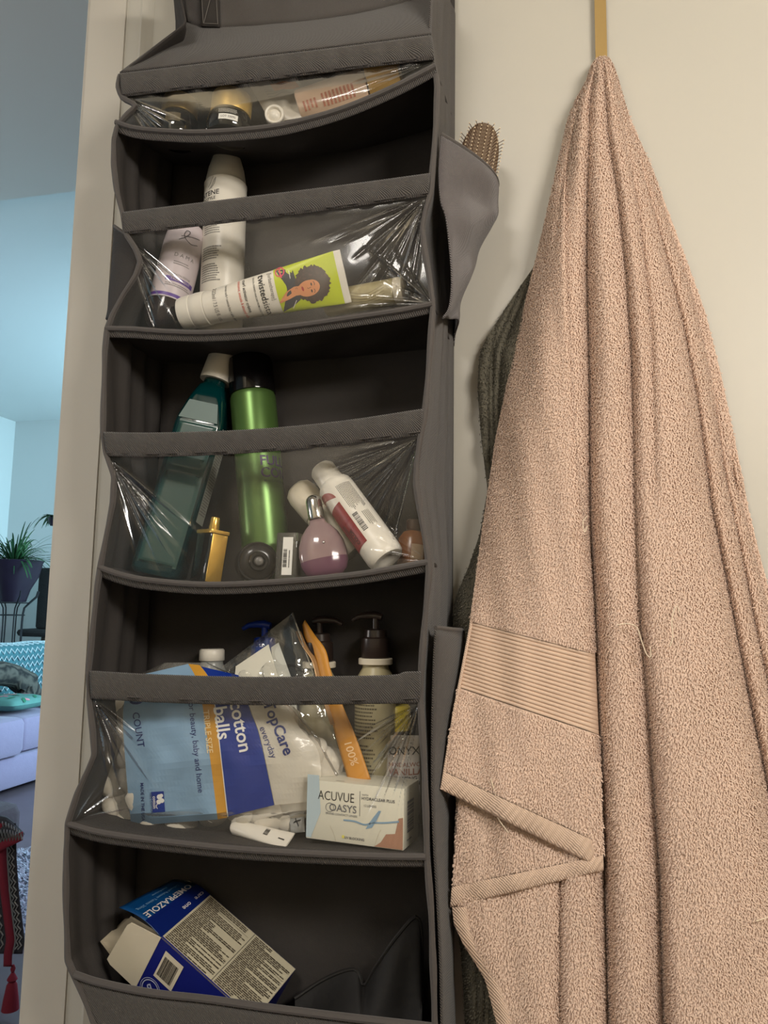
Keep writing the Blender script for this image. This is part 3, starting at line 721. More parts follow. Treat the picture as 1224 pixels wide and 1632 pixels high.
def packet(name, pp, mat, parent=None, **kw):
    a, b, pos = pp; m, n = a.shape[:2]
    V = np.vstack([a.reshape(-1, 3), b.reshape(-1, 3)]); k = m*n
    F = [tuple(q) for q in grid_faces(m, n).tolist()]+[tuple(x+k for x in q[::-1]) for q in grid_faces(m, n).tolist()]
    rim = [(0, j) for j in range(n)]+[(i, n-1) for i in range(1, m)]+[(m-1, j) for j in range(n-2, -1, -1)]+[(i, 0) for i in range(m-2, 0, -1)]
    for (i, j), (i2, j2) in zip(rim, rim[1:]+rim[:1]):
        a_, b_ = i*n+j, i2*n+j2; F.append((a_, a_+k, b_+k, b_))
    return mk(name, V, F, mat, parent, **kw)
pp = pouch_patch([(396, 133), (470, 120), (512, 182), (432, 196)], [-.098, -.090, -.104, -.110], puff=.004)
t = packet('foil_sachet', pp, SACH); tag(t, 'frosted foil sachet with an orange stripe and small print behind the white tube', 'sachet')
def on_patch(pos, w_=1.0, h_=1.0, eps=.0006):
    return lambda u, v: pos(np.clip(.5+u/w_, 0, 1), np.clip(.5-v/h_, 0, 1), 1)+np.array([0, -eps, 0])
fn = on_patch(pp[2])
decal('stripe', mv(panel(.52, .18, 8, 3), .16, .24), fn, ORANGE, t)
decal('small_print', [mv(words(.5, .16, 4, .4, 8), .20, .42), mv(words(.46, .2, 4, .35, 9), -.05, .12)], fn, GREYTXT, t)
# peach bottle lying with a gold cap
PEACH = M('peach_frosted', (220, 188, 160), .35, Transmission_Weight=.15)
A = W(478, 172, -.104); B = W(640, 117, -.112)
t = thing('cosmetic_bottle', 'frosted peach bottle lying on its side with a broad gold cap', 'bottle', A); f = Fr(A, B); h = f.h
f.add('body', rbox(.042, .024, h*.68, .008, .003), PEACH, t); f.add('cap', rbox(.0455, .027, h*.30, .006, .0015, z0=h*.69), M('satin_gold', (206, 164, 88), .35, .55), t)
dp = lambda dz: on_plane(f.o+f.y*(-.0123)+f.z*(h*dz), f.x, f.z, .0002)
decal('lettering', [mv(words(.016, .045, 9, .5, 12, ww=(.2, .5)), 0, .006), mv(words(.012, .02, 4, .5, 13, ww=(.2, .6)), .0, -.032)], dp(.36), M('rust_print', (176, 108, 84), .5), t)

# ---- second pocket
A = on(1, 350, -.062); B = W(362, 243, -.048); f = Fr(A, B); h = f.h; R = .0288
t = thing('spray_bottle', 'tall white aerosol bottle with a black nozzle standing behind the fabric band', 'bottle', A)
f.add('body', lathe([(R*.9, 0), (R, .004), (R, h-.058), (R*.985, h-.0565), (R*1.01, h-.055), (R*1.01, h-.0525), (R*.96, h-.051), (R*.94, h-.045), (R*.84, h-.028), (R*.68, h-.012), (R*.58, h-.006), (R*.57, h-.004), (R*.54, h-.002), (R*.53, h)], 56), WPLAST, t)
f.add('nozzle', lathe([(R*.46, h+.0002), (R*.46, h+.006), (R*.42, h+.010), (R*.2, h+.0105)], 32), BLKPLAST, t)
fn = on_cyl(f, R, -40, 0)
logo = [stroke2([(-.004, h-.072), (.001, h-.066), (.004, h-.058)], .0006), stroke2([(-.001, h-.071), (.004, h-.065), (.006, h-.056)], .0006), stroke2([(-.006, h-.068), (-.002, h-.063), (.002, h-.054)], .0006)]
decal('lettering', mv(text('PANTENE', .0070, .012), -.010, h-.078), fn, BLACK, t); decal('lettering', mv(text('PRO STYLE', .0042, .012), -.008, h-.086), fn, BLACK, t); decal('leaf_logo', logo, fn, BLACK, t)
decal('small_print', [mv(words(.026, .016, 5, .4, 20), .002, h-.130), mv(words(.030, .020, 6, .5, 21), .002, h-.165), mv(words(.030, .026, 8, .5, 22), .002, h-.193)], fn, GREYTXT, t)
LIL = M('lilac_white_plastic', (206, 194, 198), .4); PURP = M('purple_print', (92, 58, 148), .4); SMOKE = M('smoky_plastic', (46, 38, 38), .12, Alpha=.93)
A = W(258, 524, -.092); A[2] = max(A[2], shelf_z(1, A[0], -.092)+.012); B = W(301, 362, -.070); f = Fr(A, B); h = f.h; R = .0262
t = thing('lotion_bottle', 'white and purple bottle standing on its smoky domed cap at the left', 'bottle', A)
f.add('cap', lathe([(R*.25, -.006), (R*.6, -.004), (R*.86, .003), (R*.97, .012), (R, .022), (R, .034)], 48), SMOKE, t)
f.add('body', lathe([(R, .0345), (R*1.01, .036), (R*1.01, h-.03), (R*.96, h-.014), (R*.8, h-.004), (R*.4, h)], 48), LIL, t)
fn = on_cyl(f, R*1.01, 8, 0)
def arc_band(r0, z0, z1, n=40):  # full ring round a lathe body
    return lathe([(r0, z0), (r0, z1)], n, caps=False)
f.add('purple_band', arc_band(R*1.014, .036, .0405), PURP, t)
decal('purple_label', [mv(panel(.040, .0062, 12, 1), .004, .0605)], fn, PURP, t)
decal('lettering', [mv(text('TREATMENT', .0034, .01), .004, .0605)], on_cyl(f, R*1.012, 8, 0, .0006), LIL, t)
decal('script_logo', [stroke2([(-.012, h-.036), (-.004, h-.030), (.000, h-.022), (-.005, h-.021), (-.006, h-.030), (.004, h-.037), (.014, h-.034)], .0008, 60), stroke2([(-.010, h-.030), (.004, h-.027), (.016, h-.024)], .0006)], fn, BLACK, t)
decal('lettering', [mv(text('D A M A', .0052, .0), .001, h-.058), mv(words(.024, .006, 2, .35, 23), .001, h-.069), mv(text('KERATIN REPAIR', .0026), .003, .067), mv(words(.036, .005, 2, .4, 24), .003, .0525)], fn, GREYTXT, t)
# squeeze tube with a printed portrait
LIME = M('lime_print', (190, 204, 24), .32)
A = W(294, 500, -.112); B = W(551, 440, -.106); f = Fr(A, B); h = f.h
t = thing('squeeze_tube', 'white and lime squeeze tube with a curly-haired portrait lying on its side', 'tube', A+[0, 0, -.02])
r0 = .0205; wc = .0320
def tube_sec(z):          # half width, half depth of the tube at height z
    q = np.clip((z-.036)/(h-.036), 0, 1); return r0+(wc-r0)*q, r0*(1-q**1.25)+.0006
def tube_front(z, w_, y): return w_, y
loops = []
for z in np.r_[np.linspace(.034, h-.006, 26), h]:
    a, b = tube_sec(min(z, h-.006)); th = np.linspace(0, 2*np.pi, 48, endpoint=False)
    loops.append(np.c_[a*np.sin(th), -b*np.cos(th), np.full(48, z)])
f.add('body', loft(loops), WPLAST, t)
f.add('cap', lathe([(r0*.86, -.004), (r0*.95, -.003), (r0*1.0, .001), (r0*1.03, .012), (r0*1.035, .0132), (r0*1.0, .014), (r0*1.03, .0148), (r0*1.05, .022), (r0*1.05, .0325), (r0*1.0, .0335)], 48), WPLAST, t)
def on_tube(eps=.0005):
    def fn(u, v):          # u across the tube as an angle-like coordinate (-1..1 is the visible half), v along it
        a, b = tube_sec(np.minimum(v, h-.006)); th = np.clip(u, -1.5, 1.5)*np.pi/2
        return f(np.c_[(a+eps)*np.sin(th), -(b+eps)*np.cos(th), v])
    return fn
zl = h*.598
nx, nz = 40, 18; uu, vv = np.meshgrid(np.linspace(-1.45, 1.45, nx+1), np.linspace(zl, h-.0085, nz+1))
decal('lime_print', (np.c_[uu.ravel(), vv.ravel()], grid_faces(nz+1, nx+1)), on_tube(.0003), LIME, t)
def art(g, eps=.0006):    # metres across -> angle coordinate on the tube; tube-local: x = across (up is +x reversed), y = along
    def fn(u, v):
        a, b = tube_sec(np.minimum(v, h-.006)); s = np.clip(u/a, -.999, .999); th = np.arcsin(s)
        return f(np.c_[(a+eps)*np.sin(th), -(b+eps)*np.cos(th), v])
    return fn
# text on the tube reads down the picture: its baseline runs along +x (across), its letter tops point along +z
fn = art(0)
def tt(s, cap, z, x0, x1, bold=0.0):
    V, F = text(s, cap, bold); V[:, 0] = x0+(V[:, 0]-V[:, 0].min())/(V[:, 0].max()-V[:, 0].min())*(x1-x0); return mv((V, F), 0, z)
decal('lettering', [tt('twisted', .0080, zl-.0165, -.0235, .0060, .022), tt('sista', .0080, zl-.0165, .0070, .0235)], fn, BLACK, t)
decal('lettering', [tt('[urbantherapy]', .0046, zl-.0052, -.0230, .0080)], fn, GREYTXT, t)
decal('lettering', [tt('SALON INSPIRED HAIRCARE FROM LONDON', .0022, zl-.0262, -.0225, .0230, .01)], fn, BLACK, t)
decal('lettering', [tt('curl activator crème', .0040, zl-.0385, -.0220, .0160, .014)], fn, BLACK, t)
decal('lettering', [tt('coconut, avocado & almond oils', .0036, zl-.0450, -.0220, .0220, .012)], fn, REDTXT, t)
decal('lettering', [tt('tames curls + controls frizz + adds shine', .0030, zl-.0620, -.0205, .0235, .006)], fn, BLACK, t)
decal('lettering', [tt('222ml / 7.5 US fl. oz.', .0050, .0500, -.0205, .0185)], fn, GREYTXT, t)
def artp(g, eps=.0006): a_ = art(g, eps); return lambda u, v: a_(np.asarray(u)*1.05, zl+(np.asarray(v)-zl)*1.16)
# portrait: hair, face, neck, jumper, roundel (head turned sideways with the print)
hz = h*.80
SKIN = M('skin_print', (212, 140, 92), .4); HAIR = M('hair_print', (58, 40, 36), .5); HAIR2 = M('hair_highlight_print', (92, 66, 58), .5); JUMP = M('navy_print', (46, 46, 56), .5); PINK = M('pink_print', (222, 70, 96), .5); LIPS = M('lip_print', (166, 52, 48), .4)
r_ = random.Random(4); N = 72
hair = [((.0205+.0016*r_.uniform(-1, 1))*math.cos(a)*(1 if math.sin(a) > 0 else 1.0), (.0190+.0016*r_.uniform(-1, 1))*math.sin(a)) for a in np.linspace(0, 2*np.pi, N, endpoint=False)]
jm = [(-.0270, zl+.0004), (.0230, zl+.0004), (.0200, zl+.012), (.0140, zl+.0225), (.006, zl+.0250), (-.010, zl+.0225), (-.019, zl+.0215), (-.0262, zl+.012)]
decal('jumper_print', strip_poly(jm, 0, 0), artp(0), JUMP, t)
decal('neck_print', poly2([(.013, zl+.0006), (.0108, zl+.0006), (.002, zl+.010), (-.0015, zl+.019), (-.001, zl+.026), (.009, zl+.026), (.0085, zl+.019), (.0105, zl+.012)]), lambda u, v: artp(0, .0009)(u, v), SKIN, t)
decal('hair_print', strip_poly(hair, .0000, zl+.0385), lambda u, v: artp(0, .0007)(u, v), HAIR, t)
curls = []
for i in range(70):
    a = r_.uniform(0, 2*np.pi); q = r_.uniform(.45, .98); cx, cz = .0195*q*math.cos(a), .018*q*math.sin(a)
    curls.append(mv(ring2(.0008, .00115, 9, 1, r_.uniform(0, 180), r_.uniform(200, 360)), cx, zl+.0385+cz))
decal('hair_curls', curls, lambda u, v: artp(0, .0009)(u, v), HAIR2, t)
face = [(.0088*math.cos(a), .0115*math.sin(a)*(1.0 if math.sin(a) > 0 else 1.1)) for a in np.linspace(0, 2*np.pi, 32, endpoint=False)]
decal('face_print', mv(strip_poly(face, 0, 0), .0035, zl+.0345, 8), lambda u, v: artp(0, .0011)(u, v), SKIN, t)
fe = lambda u, v: artp(0, .0013)(u, v)
decal('face_features', [mv(disc2(.0018, 14, .45), .0000, zl+.0375), mv(disc2(.0018, 14, .45), .0072, zl+.0365), mv(stroke2([(-.0022, 0), (0, .0010), (.0022, .0004)], .0006), -.0004, zl+.0400), mv(stroke2([(-.0022, .0004), (0, .0010), (.0022, 0)], .0006), .0076, zl+.0389),
                        mv(stroke2([(-.0006, .003), (.0005, 0), (-.0008, -.0006)], .0004), .0034, zl+.0335), stroke2([(-.0040, zl+.0280), (-.0052, zl+.0330), (-.0050, zl+.0390)], .0004)], fe, HAIR, t)
decal('lips_print', mv(disc2(.0027, 18, .42), .0028, zl+.0277, 6), fe, LIPS, t)
decal('roundel_print', [mv(ring2(.0040, .0053, 26), -.0205, zl+.0072), mv(panel(.0132, .0016, 4, 1), -.0205, zl+.0072, 8)], lambda u, v: artp(0, .0009)(u, v), PINK, t)
for q_ in ([(-.020, zl+.0172), (-.011, zl+.0172)], [(.0135, zl+.0182), (.0215, zl+.0120)]): decal('jumper_trim', stroke2(q_, .0006), lambda u, v: artp(0, .0009)(u, v), WHITE, t)
# beige bottle lying behind the tube
A = W(520, 485, -.070); B = W(645, 462, -.076); f = Fr(A, B); h = f.h; R = .0165
t = thing('toner_bottle', 'pale gold cylindrical bottle lying behind the lime tube', 'bottle', A+[0, 0, -R])
f.add('body', lathe([(R*.9, 0), (R, .003), (R, h-.012)], 40), M('beige_print_plastic', (172, 160, 122), .35, noise=(120, .25)), t)
f.add('cap', lathe([(R*1.02, h-.0115), (R*1.02, h-.001), (R*.95, h)], 40), CREAM, t)
decal('small_print', [mv(stroke2([(-.010+.004*k, h-.07), (-.004+.003*k, h-.045), (-.012+.004*k, h-.022)], .0004), 0, 0) for k in range(5)], on_cyl(f, R, 0, 0), M('gold_line_print', (120, 104, 66), .4), t)

# ---- hair brush in the outer pocket
WOOD = M('brush_wood', (112, 91, 70), .45, noise=(30, .15)); PINM = M('bristle_tip', (226, 206, 176), .5)
A = W(738, 380, -.066); B = W(773, 197, -.060); f = Fr(A, B); h = f.h
t = thing('hair_brush', 'wooden hair brush with pin bristles sticking out of the outer side pocket', 'brush', A)
def half(z): q = (z-(h-.115))/.115; return np.where(z > h-.115, .0250*np.sqrt(np.clip(1-np.abs(2*q-1)**2.6, 0, 1)), .007)
zs_ = np.r_[np.linspace(0, h-.113, 12), np.linspace(h-.108, h-.0006, 34)]
loops = []
for z in zs_:
    a = max(float(half(np.array(z))), .0075 if z < h-.06 else .002); th = np.linspace(0, 2*np.pi, 28, endpoint=False)
    loops.append(np.c_[a*np.sin(th), -.0065*np.sign(np.cos(th))*np.abs(np.cos(th))**.7*min(1, a/.01), np.full(28, z)])
f.add('paddle', loft(loops), WOOD, t)
V, tips = [], []
for ci, cx in enumerate(np.linspace(-.0205, .0205, 8)):
    for z in np.arange(h-.085, h-.004, .0048):
        if abs(cx) > float(half(np.array(z)))*.93: continue
        dx = cx*.32; p0 = (cx, -.0058, z); p1 = (cx+dx, -.0135, z+.001)
        V.append(tube(f(np.array([p0, p1])), .0004, 5)); q = uvball(.00095, 7, 5); tips.append((f(q[0]+np.array(p1)), q[1]))
mk('bristles', *cat(V), M('bristle_brown', (96, 62, 44), .5), t, kind='stuff'); mk('bristle_tips', *cat(tips), PINM, t, kind='stuff')

# ---- third pocket
TEAL = M('teal_liquid_plastic', (0, 46, 48), .10, Coat_Weight=.5, Transmission_Weight=.1); TEALP = M('teal_panel', (32, 68, 64), .25, Coat_Weight=.3)
A = W(252, 906, -.095); A[2] = shelf_z(2, A[0], -.095)+.004; B = W(359, 556, -.052); f = Fr(A, B, back=(-.18, 1, 0)); h = f.h
t = thing('mouthwash_bottle', 'teal mouthwash bottle with ridged white cap leaning in the third pocket', 'bottle', A)
wB, dB = .064, .044; hs = h-.055
secs = [(wB*.86, dB*.86, 0), (wB, dB, .006), (wB, dB, hs-.062), (wB*.97, dB*.98, hs-.052), (wB*.74, dB*.86, hs-.022), (wB*.54, dB*.74, hs-.004), (wB*.46, dB*.66, hs), (wB*.46, dB*.66, hs+.012)]
f.add('body', loft([lift(rrect(a, b, .010 if i not in (6, 7) else .0145, 6), z) for i, (a, b, z) in enumerate(secs)]), TEAL, t)
# the moulded grip panel on the broad face: a raised plate with three recessed steps
def plate(z0, z1, w0, w1, d0, steps):
    zs2 = np.linspace(z0, z1, 120); us = np.linspace(-1, 1, 16); V = []
    for z in zs2:
        k = (z-z0)/(z1-z0); ww = (w0+(w1-w0)*k)/2
        g = sum(-.0068*np.clip(1-abs(z-s-.004)/.011, 0, 1)*np.clip((s+.006-z)/.0012, 0, 1) for s in steps)
        for u in us: V.append((u*ww+.002, -dB/2-d0*(1 if abs(u) < .9 and 0.02 < k < .98 else 0)-g*(-1 if abs(u) < .82 else 0)*1.0, z))
    return np.array(V), grid_faces(120, 16)
V, F_ = plate(.012, hs-.058, .050, .050, .0012, [hs-.090, hs-.112, hs-.134])
f.add('grip_panel', (V, F_), TEALP, t)
f.add('shoulder_label', (np.array([(-.026, -dB/2-.0006, hs-.056), (.026, -dB/2-.0006, hs-.056), (.019, -dB/2*.90-.0012, hs-.030), (-.019, -dB/2*.90-.0012, hs-.030)]), [(0, 1, 2, 3)]), M('teal_label', (66, 92, 86), .4), t, smooth=False)
lb = decal('side_label', mv(panel(.030, .125, 3, 8), 0, h*.44), on_plane(f.o+f.x*(wB/2+.0002), f.y, f.z), M('side_label_paper', (158, 162, 150), .5), t)
decal('small_print', mv(words(.026, .105, 30, .5, 31, ww=(.1, .3)), 0, h*.44), on_plane(f.o+f.x*(wB/2+.0005), f.y, f.z), GREYTXT, lb)
rc = .0195; ths = np.linspace(0, 2*np.pi, 96, endpoint=False); rib = 1+.035*(np.arange(96) % 2)
def ring_z(r, z, k=1): return np.c_[r*np.sin(ths)*(rib if k else 1), -r*np.cos(ths)*(rib if k else 1), np.full(96, z)]
f.add('cap', loft([ring_z(rc*1.06, hs+.007, 0), ring_z(rc*1.06, hs+.010, 0), ring_z(rc*1.03, hs+.011), ring_z(rc*.90, h-.006), ring_z(rc*.86, h-.002, 0), ring_z(rc*.76, h, 0)]), WPLAST, t, sharp=60)
# green aerosol
GREEN = M('metallic_green', (92, 124, 66), .32, .55)
A = on(2, 428, -.060); B = W(398, 573, -.044); f = Fr(A, B); h = f.h; R = .0300
t = thing('hairspray_can', 'metallic green aerosol can with glossy black cap', 'can', A)
f.add('body', lathe([(R*.92, 0), (R*.98, .003), (R, .006), (R, h-.058), (R*.98, h-.054), (R*.95, h-.0515)], 56), GREEN, t)
f.add('cap', lathe([(R*1.0, h-.051), (R*1.01, h-.049), (R*.99, h-.008), (R*.95, h-.002), (R*.86, h), (R*.80, h-.0015), (R*.3, h-.0015)], 56), M('gloss_black_cap', (16, 14, 14), .12), t)
fn = on_cyl(f, R, 0, 0); r1 = mv(text('FULL', .0125, .03, 'LEFT'), .0015, h-.150); r2 = mv(text('CONTROL', .0125, .03, 'LEFT'), .0015, h-.166)
decal('lettering', [r1, r2], fn, M('violet_print', (58, 34, 84), .45), t)
decal('lettering', [mv(text('MAKES HAIR HOLD', .0034, .01, 'LEFT'), .005, h-.1765)], fn, M('dark_green_print', (44, 70, 36), .5), t)
# black and gold perfume
A = on(2, 327, -.120); f = Fr(A, A+X_([.010, .006, .1]), back=(.75, 1, 0)); h = .058
t = thing('perfume_bottle', 'flat black perfume bottle with a gold edge, collar and spray head', 'perfume', A)
f.add('body', rbox(.038, .024, h, .003, .001), BLKGLASS, t)
f.add('gold_strip', rbox(.0016, .0200, h-.001, .0006, .0003, z0=.0006), GOLD, t); o = bpy.data.objects[t.name].children[-1]
o.data.transform(Matrix.Translation([float(q) for q in (f.x*.0195)]))
f.add('collar', rbox(.0396, .0252, .0046, .002, .0006, z0=h+.0002), GOLD, t)
f.add('spray_head', lathe([(.0062, h+.0042), (.0062, h+.011), (.0058, h+.0112), (.0055, h+.020), (.0050, h+.0212), (.002, h+.0214)], 30), GOLD, t)
# dark bottle lying end-on
A = W(405, 884, -.045); B = W(412, 890, -.116); A[2] = shelf_z(2, A[0], A[1])+.0265; B[2] = shelf_z(2, B[0], B[1])+.0265; f = Fr(A, B, back=(0, 0, -1)); h = f.h
DKP = M('dark_grey_plastic', (40, 38, 38), .22)
t = thing('dark_bottle', 'dark grey bottle lying end-on with its round shoulder and nozzle facing out', 'bottle', B+[0, 0, -.0255])
f.add('body', lathe([(.02, 0), (.0238, .002), (.0245, .006), (.0245, h-.012), (.0238, h-.009), (.0230, h-.0085), (.0215, h-.0095), (.019, h-.006), (.0125, h-.0035)], 48), DKP, t)
f.add('neck', lathe([(.0118, h-.0034), (.0118, h+.004), (.0105, h+.0055), (.0078, h+.0055), (.0070, h+.003), (.004, h+.002), (.0005, h+.002)], 36), BLKPLAST, t)
f.add('nozzle', lathe([(.0045, h+.0024), (.0058, h+.007), (.0045, h+.011), (.0015, h+.0125)], 24), M('grey_plastic', (104, 102, 98), .35), t)
# small clear glass perfume with a white sticker
A = on(2, 459, -.106); f = Fr(A, A+X_([.001, .004, .1]), back=(.05, 1, 0)); h = .056
CLEARG = clear('clear_glass', (226, 222, 210), .03, 1.47, .9)
t = thing('sample_bottle', 'small square clear glass bottle with a barcode sticker', 'bottle', A)
f.add('glass', rbox(.027, .020, h, .002, .001), CLEARG, t)
f.add('liquid', rbox(.019, .012, h*.72, .0015, .001, z0=.006), M('straw_liquid', (186, 172, 136), .2, Alpha=.7), t)
st = decal('sticker', mv(panel(.0128, h*.80, 2, 2), .002, h*.5), on_plane(f.o-f.y*.0102, f.x, f.z, .0003), WHITE, t)
decal('barcode', [mv(barcode(.022, .0048, 24, 6), -.0008, h*.46, 90), mv(words(.022, .002, 1, .6, 7), .0045, h*.45, 90)], on_plane(f.o-f.y*.0102, f.x, f.z, .0006), BLACK, st)
# round pink perfume
PINKG = M('pink_glass', (170, 142, 144), .12, Transmission_Weight=.3, Coat_Weight=.4); PURG = M('plum_liquid', (104, 66, 86), .15)
A = on(2, 522, -.112); B = W(498, 790, -.102); f = Fr(A, B); h = f.h
t = thing('round_perfume', 'rounded pink glass perfume bottle with a domed silver cap', 'perfume', A)
prof = [(.35, 0), (.62, .02), (.84, .10), (.97, .24), (1, .40), (.94, .58), (.78, .74), (.55, .86), (.36, .93), (.31, 1)]
hb = h*.70; Rw = .0285
loops = [np.c_[Rw*p*np.sin(ths), -.013*min(1, p*1.05)*np.cos(ths), np.full(96, z*hb)] for p, z in prof]
f.add('body', loft(loops), PINKG, t)
f.add('tinted_base', (lambda V, Fc: (V, Fc))(*loft([np.c_[Rw*.985*p*np.sin(ths)*1.02, -.0134*min(1, p*1.05)*np.cos(ths), np.full(96, z*hb+.0002)] for p, z in [(.36, .001), (.63, .022), (.85, .10), (.97, .22), (.99, .30)]], caps=False)), PURG, t)
f.add('cap', lathe([(.0092, hb+.0004), (.0096, hb+.002), (.0096, h-.008), (.0086, h-.004), (.006, h-.001), (.002, h)], 36), SILVER, t)
f.add('emblem', (lambda q: (q[0]*[1, 1, 1]+[.003, -.0132, hb*.55], q[1]))(uvball(.0016, 12, 8)), SILVER, t)
# white bottle at the back and the red and white one across it
A = W(566, 880, -.060); B = W(471, 776, -.064); f = Fr(A, B); h = f.h; R = .0205
t = thing('white_bottle', 'plain white bottle leaning at the back, only its domed top showing', 'bottle', A)
f.add('body', lathe([(R*.9, 0), (R, .004), (R, h-.050), (R*.95, h-.046)], 40), CREAM, t)
f.add('cap', lathe([(R*.98, h-.0455), (R*1.0, h-.044), (R*.97, h-.014), (R*.86, h-.005), (R*.6, h-.0006), (R*.2, h)], 40), CREAM, t)
A = W(618, 896, -.116); B = W(512, 746, -.082); A[2] = max(A[2], shelf_z(2, A[0], -.116)+.014); f = Fr(A, B); h = f.h; R = .0222
REDL = M('red_label', (136, 34, 34), .4)
t = thing('conditioner_bottle', 'white and red bottle with a barcode label leaning head-up to the left', 'bottle', A)
f.add('body', lathe([(R*.25, .0035), (R*.45, .0015), (R*.62, 0), (R*.86, 0), (R*.96, .003), (R, .008), (R, h-.040), (R*.97, h-.034), (R*.86, h-.030)], 48), WPLAST, t)
f.add('cap', lathe([(R*.72, h-.0296), (R*.73, h-.027), (R*.71, h-.004), (R*.62, h-.0008), (R*.3, h)], 44), WPLAST, t)
fn = on_cyl(f, R, 0, 0)
decal('red_label', [mv(panel(.040, .062, 22, 4), -.026, .056)], fn, REDL, t)
arc = [(R*.0, 0)]; decal('red_label', mv(strip_poly([(.020*math.cos(a), .018*math.sin(a)) for a in np.linspace(0, np.pi, 18)], 0, 0), -.026, .094), fn, M('rose_label', (160, 84, 76), .4), t)
decal('lettering', [mv(text('COLOR', .0044, .02), -.016, .040, 90), mv(words(.03, .006, 2, .4, 33), -.022, .05, 90)], on_cyl(f, R, 0, 0, .0006), BLACK, t)
decal('small_print', [mv(words(.040, .020, 12, .38, 41), .010, .086, -90)], fn, BLACK, t)
decal('barcode', [mv(barcode(.026, .0065, 26, 9), .0005, .050, 90), mv(words(.024, .010, 5, .35, 42), .013, .048, -90)], fn, BLACK, t)
# amber pouch at the right end
AMB = M('amber_plastic', (150, 96, 58), .25, Alpha=.9)
A = on(2, 654, -.072); f = Fr(A, A+X_([.004, .006, .08])); h = .062
t = thing('amber_bottle', 'small amber bottle half hidden at the right end of the third pocket', 'bottle', A)
f.add('body', lathe([(.014, 0), (.017, .003), (.0175, .008), (.0175, h-.024), (.013, h-.016), (.008, h-.013)], 36), AMB, t)
f.add('cap', lathe([(.0085, h-.0128), (.009, h-.011), (.009, h-.001), (.008, h)], 30), M('brown_plastic', (70, 46, 34), .35), t)
decal('label_print', [mv(panel(.016, .018, 8, 1), .004, .022), ], on_cyl(f, .0175, 10, 0), M('tan_label', (186, 158, 128), .5), t)

# ---- fourth pocket
# cotton balls in their printed bag
PX0, PY0 = 350.0, 1200.0
BL = [(1056, 262), (1075, 222), (1100, 190), (1125, 176), (1180, 166), (1250, 168), (1295, 184), (1324, 214)]
BR = [(1056, 330), (1075, 372), (1100, 432), (1125, 468), (1180, 512), (1240, 545), (1290, 528), (1324, 420)]
def bag_l(y): return smooth_track(y, BL, 10)
def bag_r(y): return smooth_track(y, BR, 10)
def lump(x, y): return .0020*np.sin(x*.055+1.9*np.sin(y*.021))*np.sin(y*.045+1.2*np.sin(x*.03))+.0008*np.sin(x*.11+2*np.sin(y*.05))
def bag_y(x, y, side=-1):
    l, r = bag_l(y), bag_r(y); s = np.clip((x-l)/(r-l), 0, 1); v = np.clip((y-1056)/268, 0, 1)
    e = (1-np.abs(2*s-1)**3.2)**.55*np.interp(v, [0, .06, .2, .6, .9, 1], [.05, .25, .75, 1, .9, .35])
    return -.082+side*(.038*e+(lump(x, y)*e if side < 0 else 0))
bag = thing('cotton_ball_bag', 'plastic bag of cotton balls printed light blue, gold and dark blue', 'bag', W(350, 1330, -.08))
BAGF = film('bag_film', haze=.13, gloss=.05, rough=.08, hazecol=(226, 222, 210), bump=(40, .5, .004))
yy = np.linspace(1056, 1324, 60); u = np.linspace(0, 1, 70)
Xb = bag_l(yy)[:, None]+(bag_r(yy)-bag_l(yy))[:, None]*u; Yb = np.repeat(yy[:, None], 70, 1)
gf = W(Xb, Yb, bag_y(Xb, Yb, -1)); gb_ = W(Xb, Yb, bag_y(Xb, Yb, 1))
sheet('film', np.concatenate([gf, gb_[:, ::-1]], 1), BAGF, bag)
def onbag(eps=.0007): return lambda u, v: W(u, v, bag_y(np.asarray(u, float), np.asarray(v, float), -1)-eps)
def bag_region(lft, rgt, y0, y1, nx=24, ny=26):
    """print area between two x(y) tracks (their ends slope with the print)"""
    L = spline(lft, ny+1); R = spline(rgt, ny+1); a = np.linspace(0, 1, nx+1)[None, :, None]
    P = L[:, None]*(1-a)+R[:, None]*a
    return P.reshape(-1, 2), grid_faces(ny+1, nx+1)
LBLUE = M('light_blue_print', (142, 176, 206), .3, noise=(14, .34), Alpha=.92); DBLUE = M('dark_blue_print', (24, 52, 140), .3); GOLDP = M('golden_print', (206, 150, 52), .35); NAVY = M('navy_lettering', (24, 40, 104), .4)
decal('light_blue_print', bag_region([(214, 1078), (200, 1110), (196, 1150), (201, 1230), (209, 1316)], [(300, 1058), (312, 1080), (322, 1120), (335, 1210), (347, 1306)], 0, 0), onbag(.0005), LBLUE, bag)
decal('gold_print', bag_region([(300, 1058), (312, 1080), (322, 1120), (335, 1210), (347, 1306)], [(318, 1060), (332, 1080), (341, 1120), (352, 1210), (362, 1303)], 0, 0, 5), onbag(.0006), GOLDP, bag)
decal('dark_blue_print', bag_region([(320, 1062), (333, 1080), (343, 1120), (353, 1210), (364, 1301)], [(380, 1076), (392, 1100), (398, 1130), (414, 1176), (437, 1283)], 0, 0, 12), onbag(.0006), DBLUE, bag)
decal('white_print', bag_region([(382, 1076), (393, 1100), (399, 1130), (415, 1176), (438, 1283)], [(425, 1100), (450, 1118), (478, 1160), (508, 1200), (512, 1276)], 0, 0, 14), onbag(.0005), M('white_film_print', (232, 226, 212), .35, Alpha=.55), bag)
decal('white_edge_line', [stroke2([(332, 1080), (342, 1120), (352.5, 1210), (363, 1302)], 1.3)], onbag(.0008), WHITE, bag)
def ptext(s, capx, x, y, dx, dy, bold=0.0, al='CENTER', curve=None):
    """text laid on photograph-aligned bag coordinates: direction (dx, dy), letter tops to its left-hand side turned clockwise"""
    V, F = text(s, capx, bold, al); d = unit([dx, dy]); n = np.array([d[1], -d[0]])
    P = np.array([x, y])+V[:, :1]*d+V[:, 1:2]*n
    return P, F
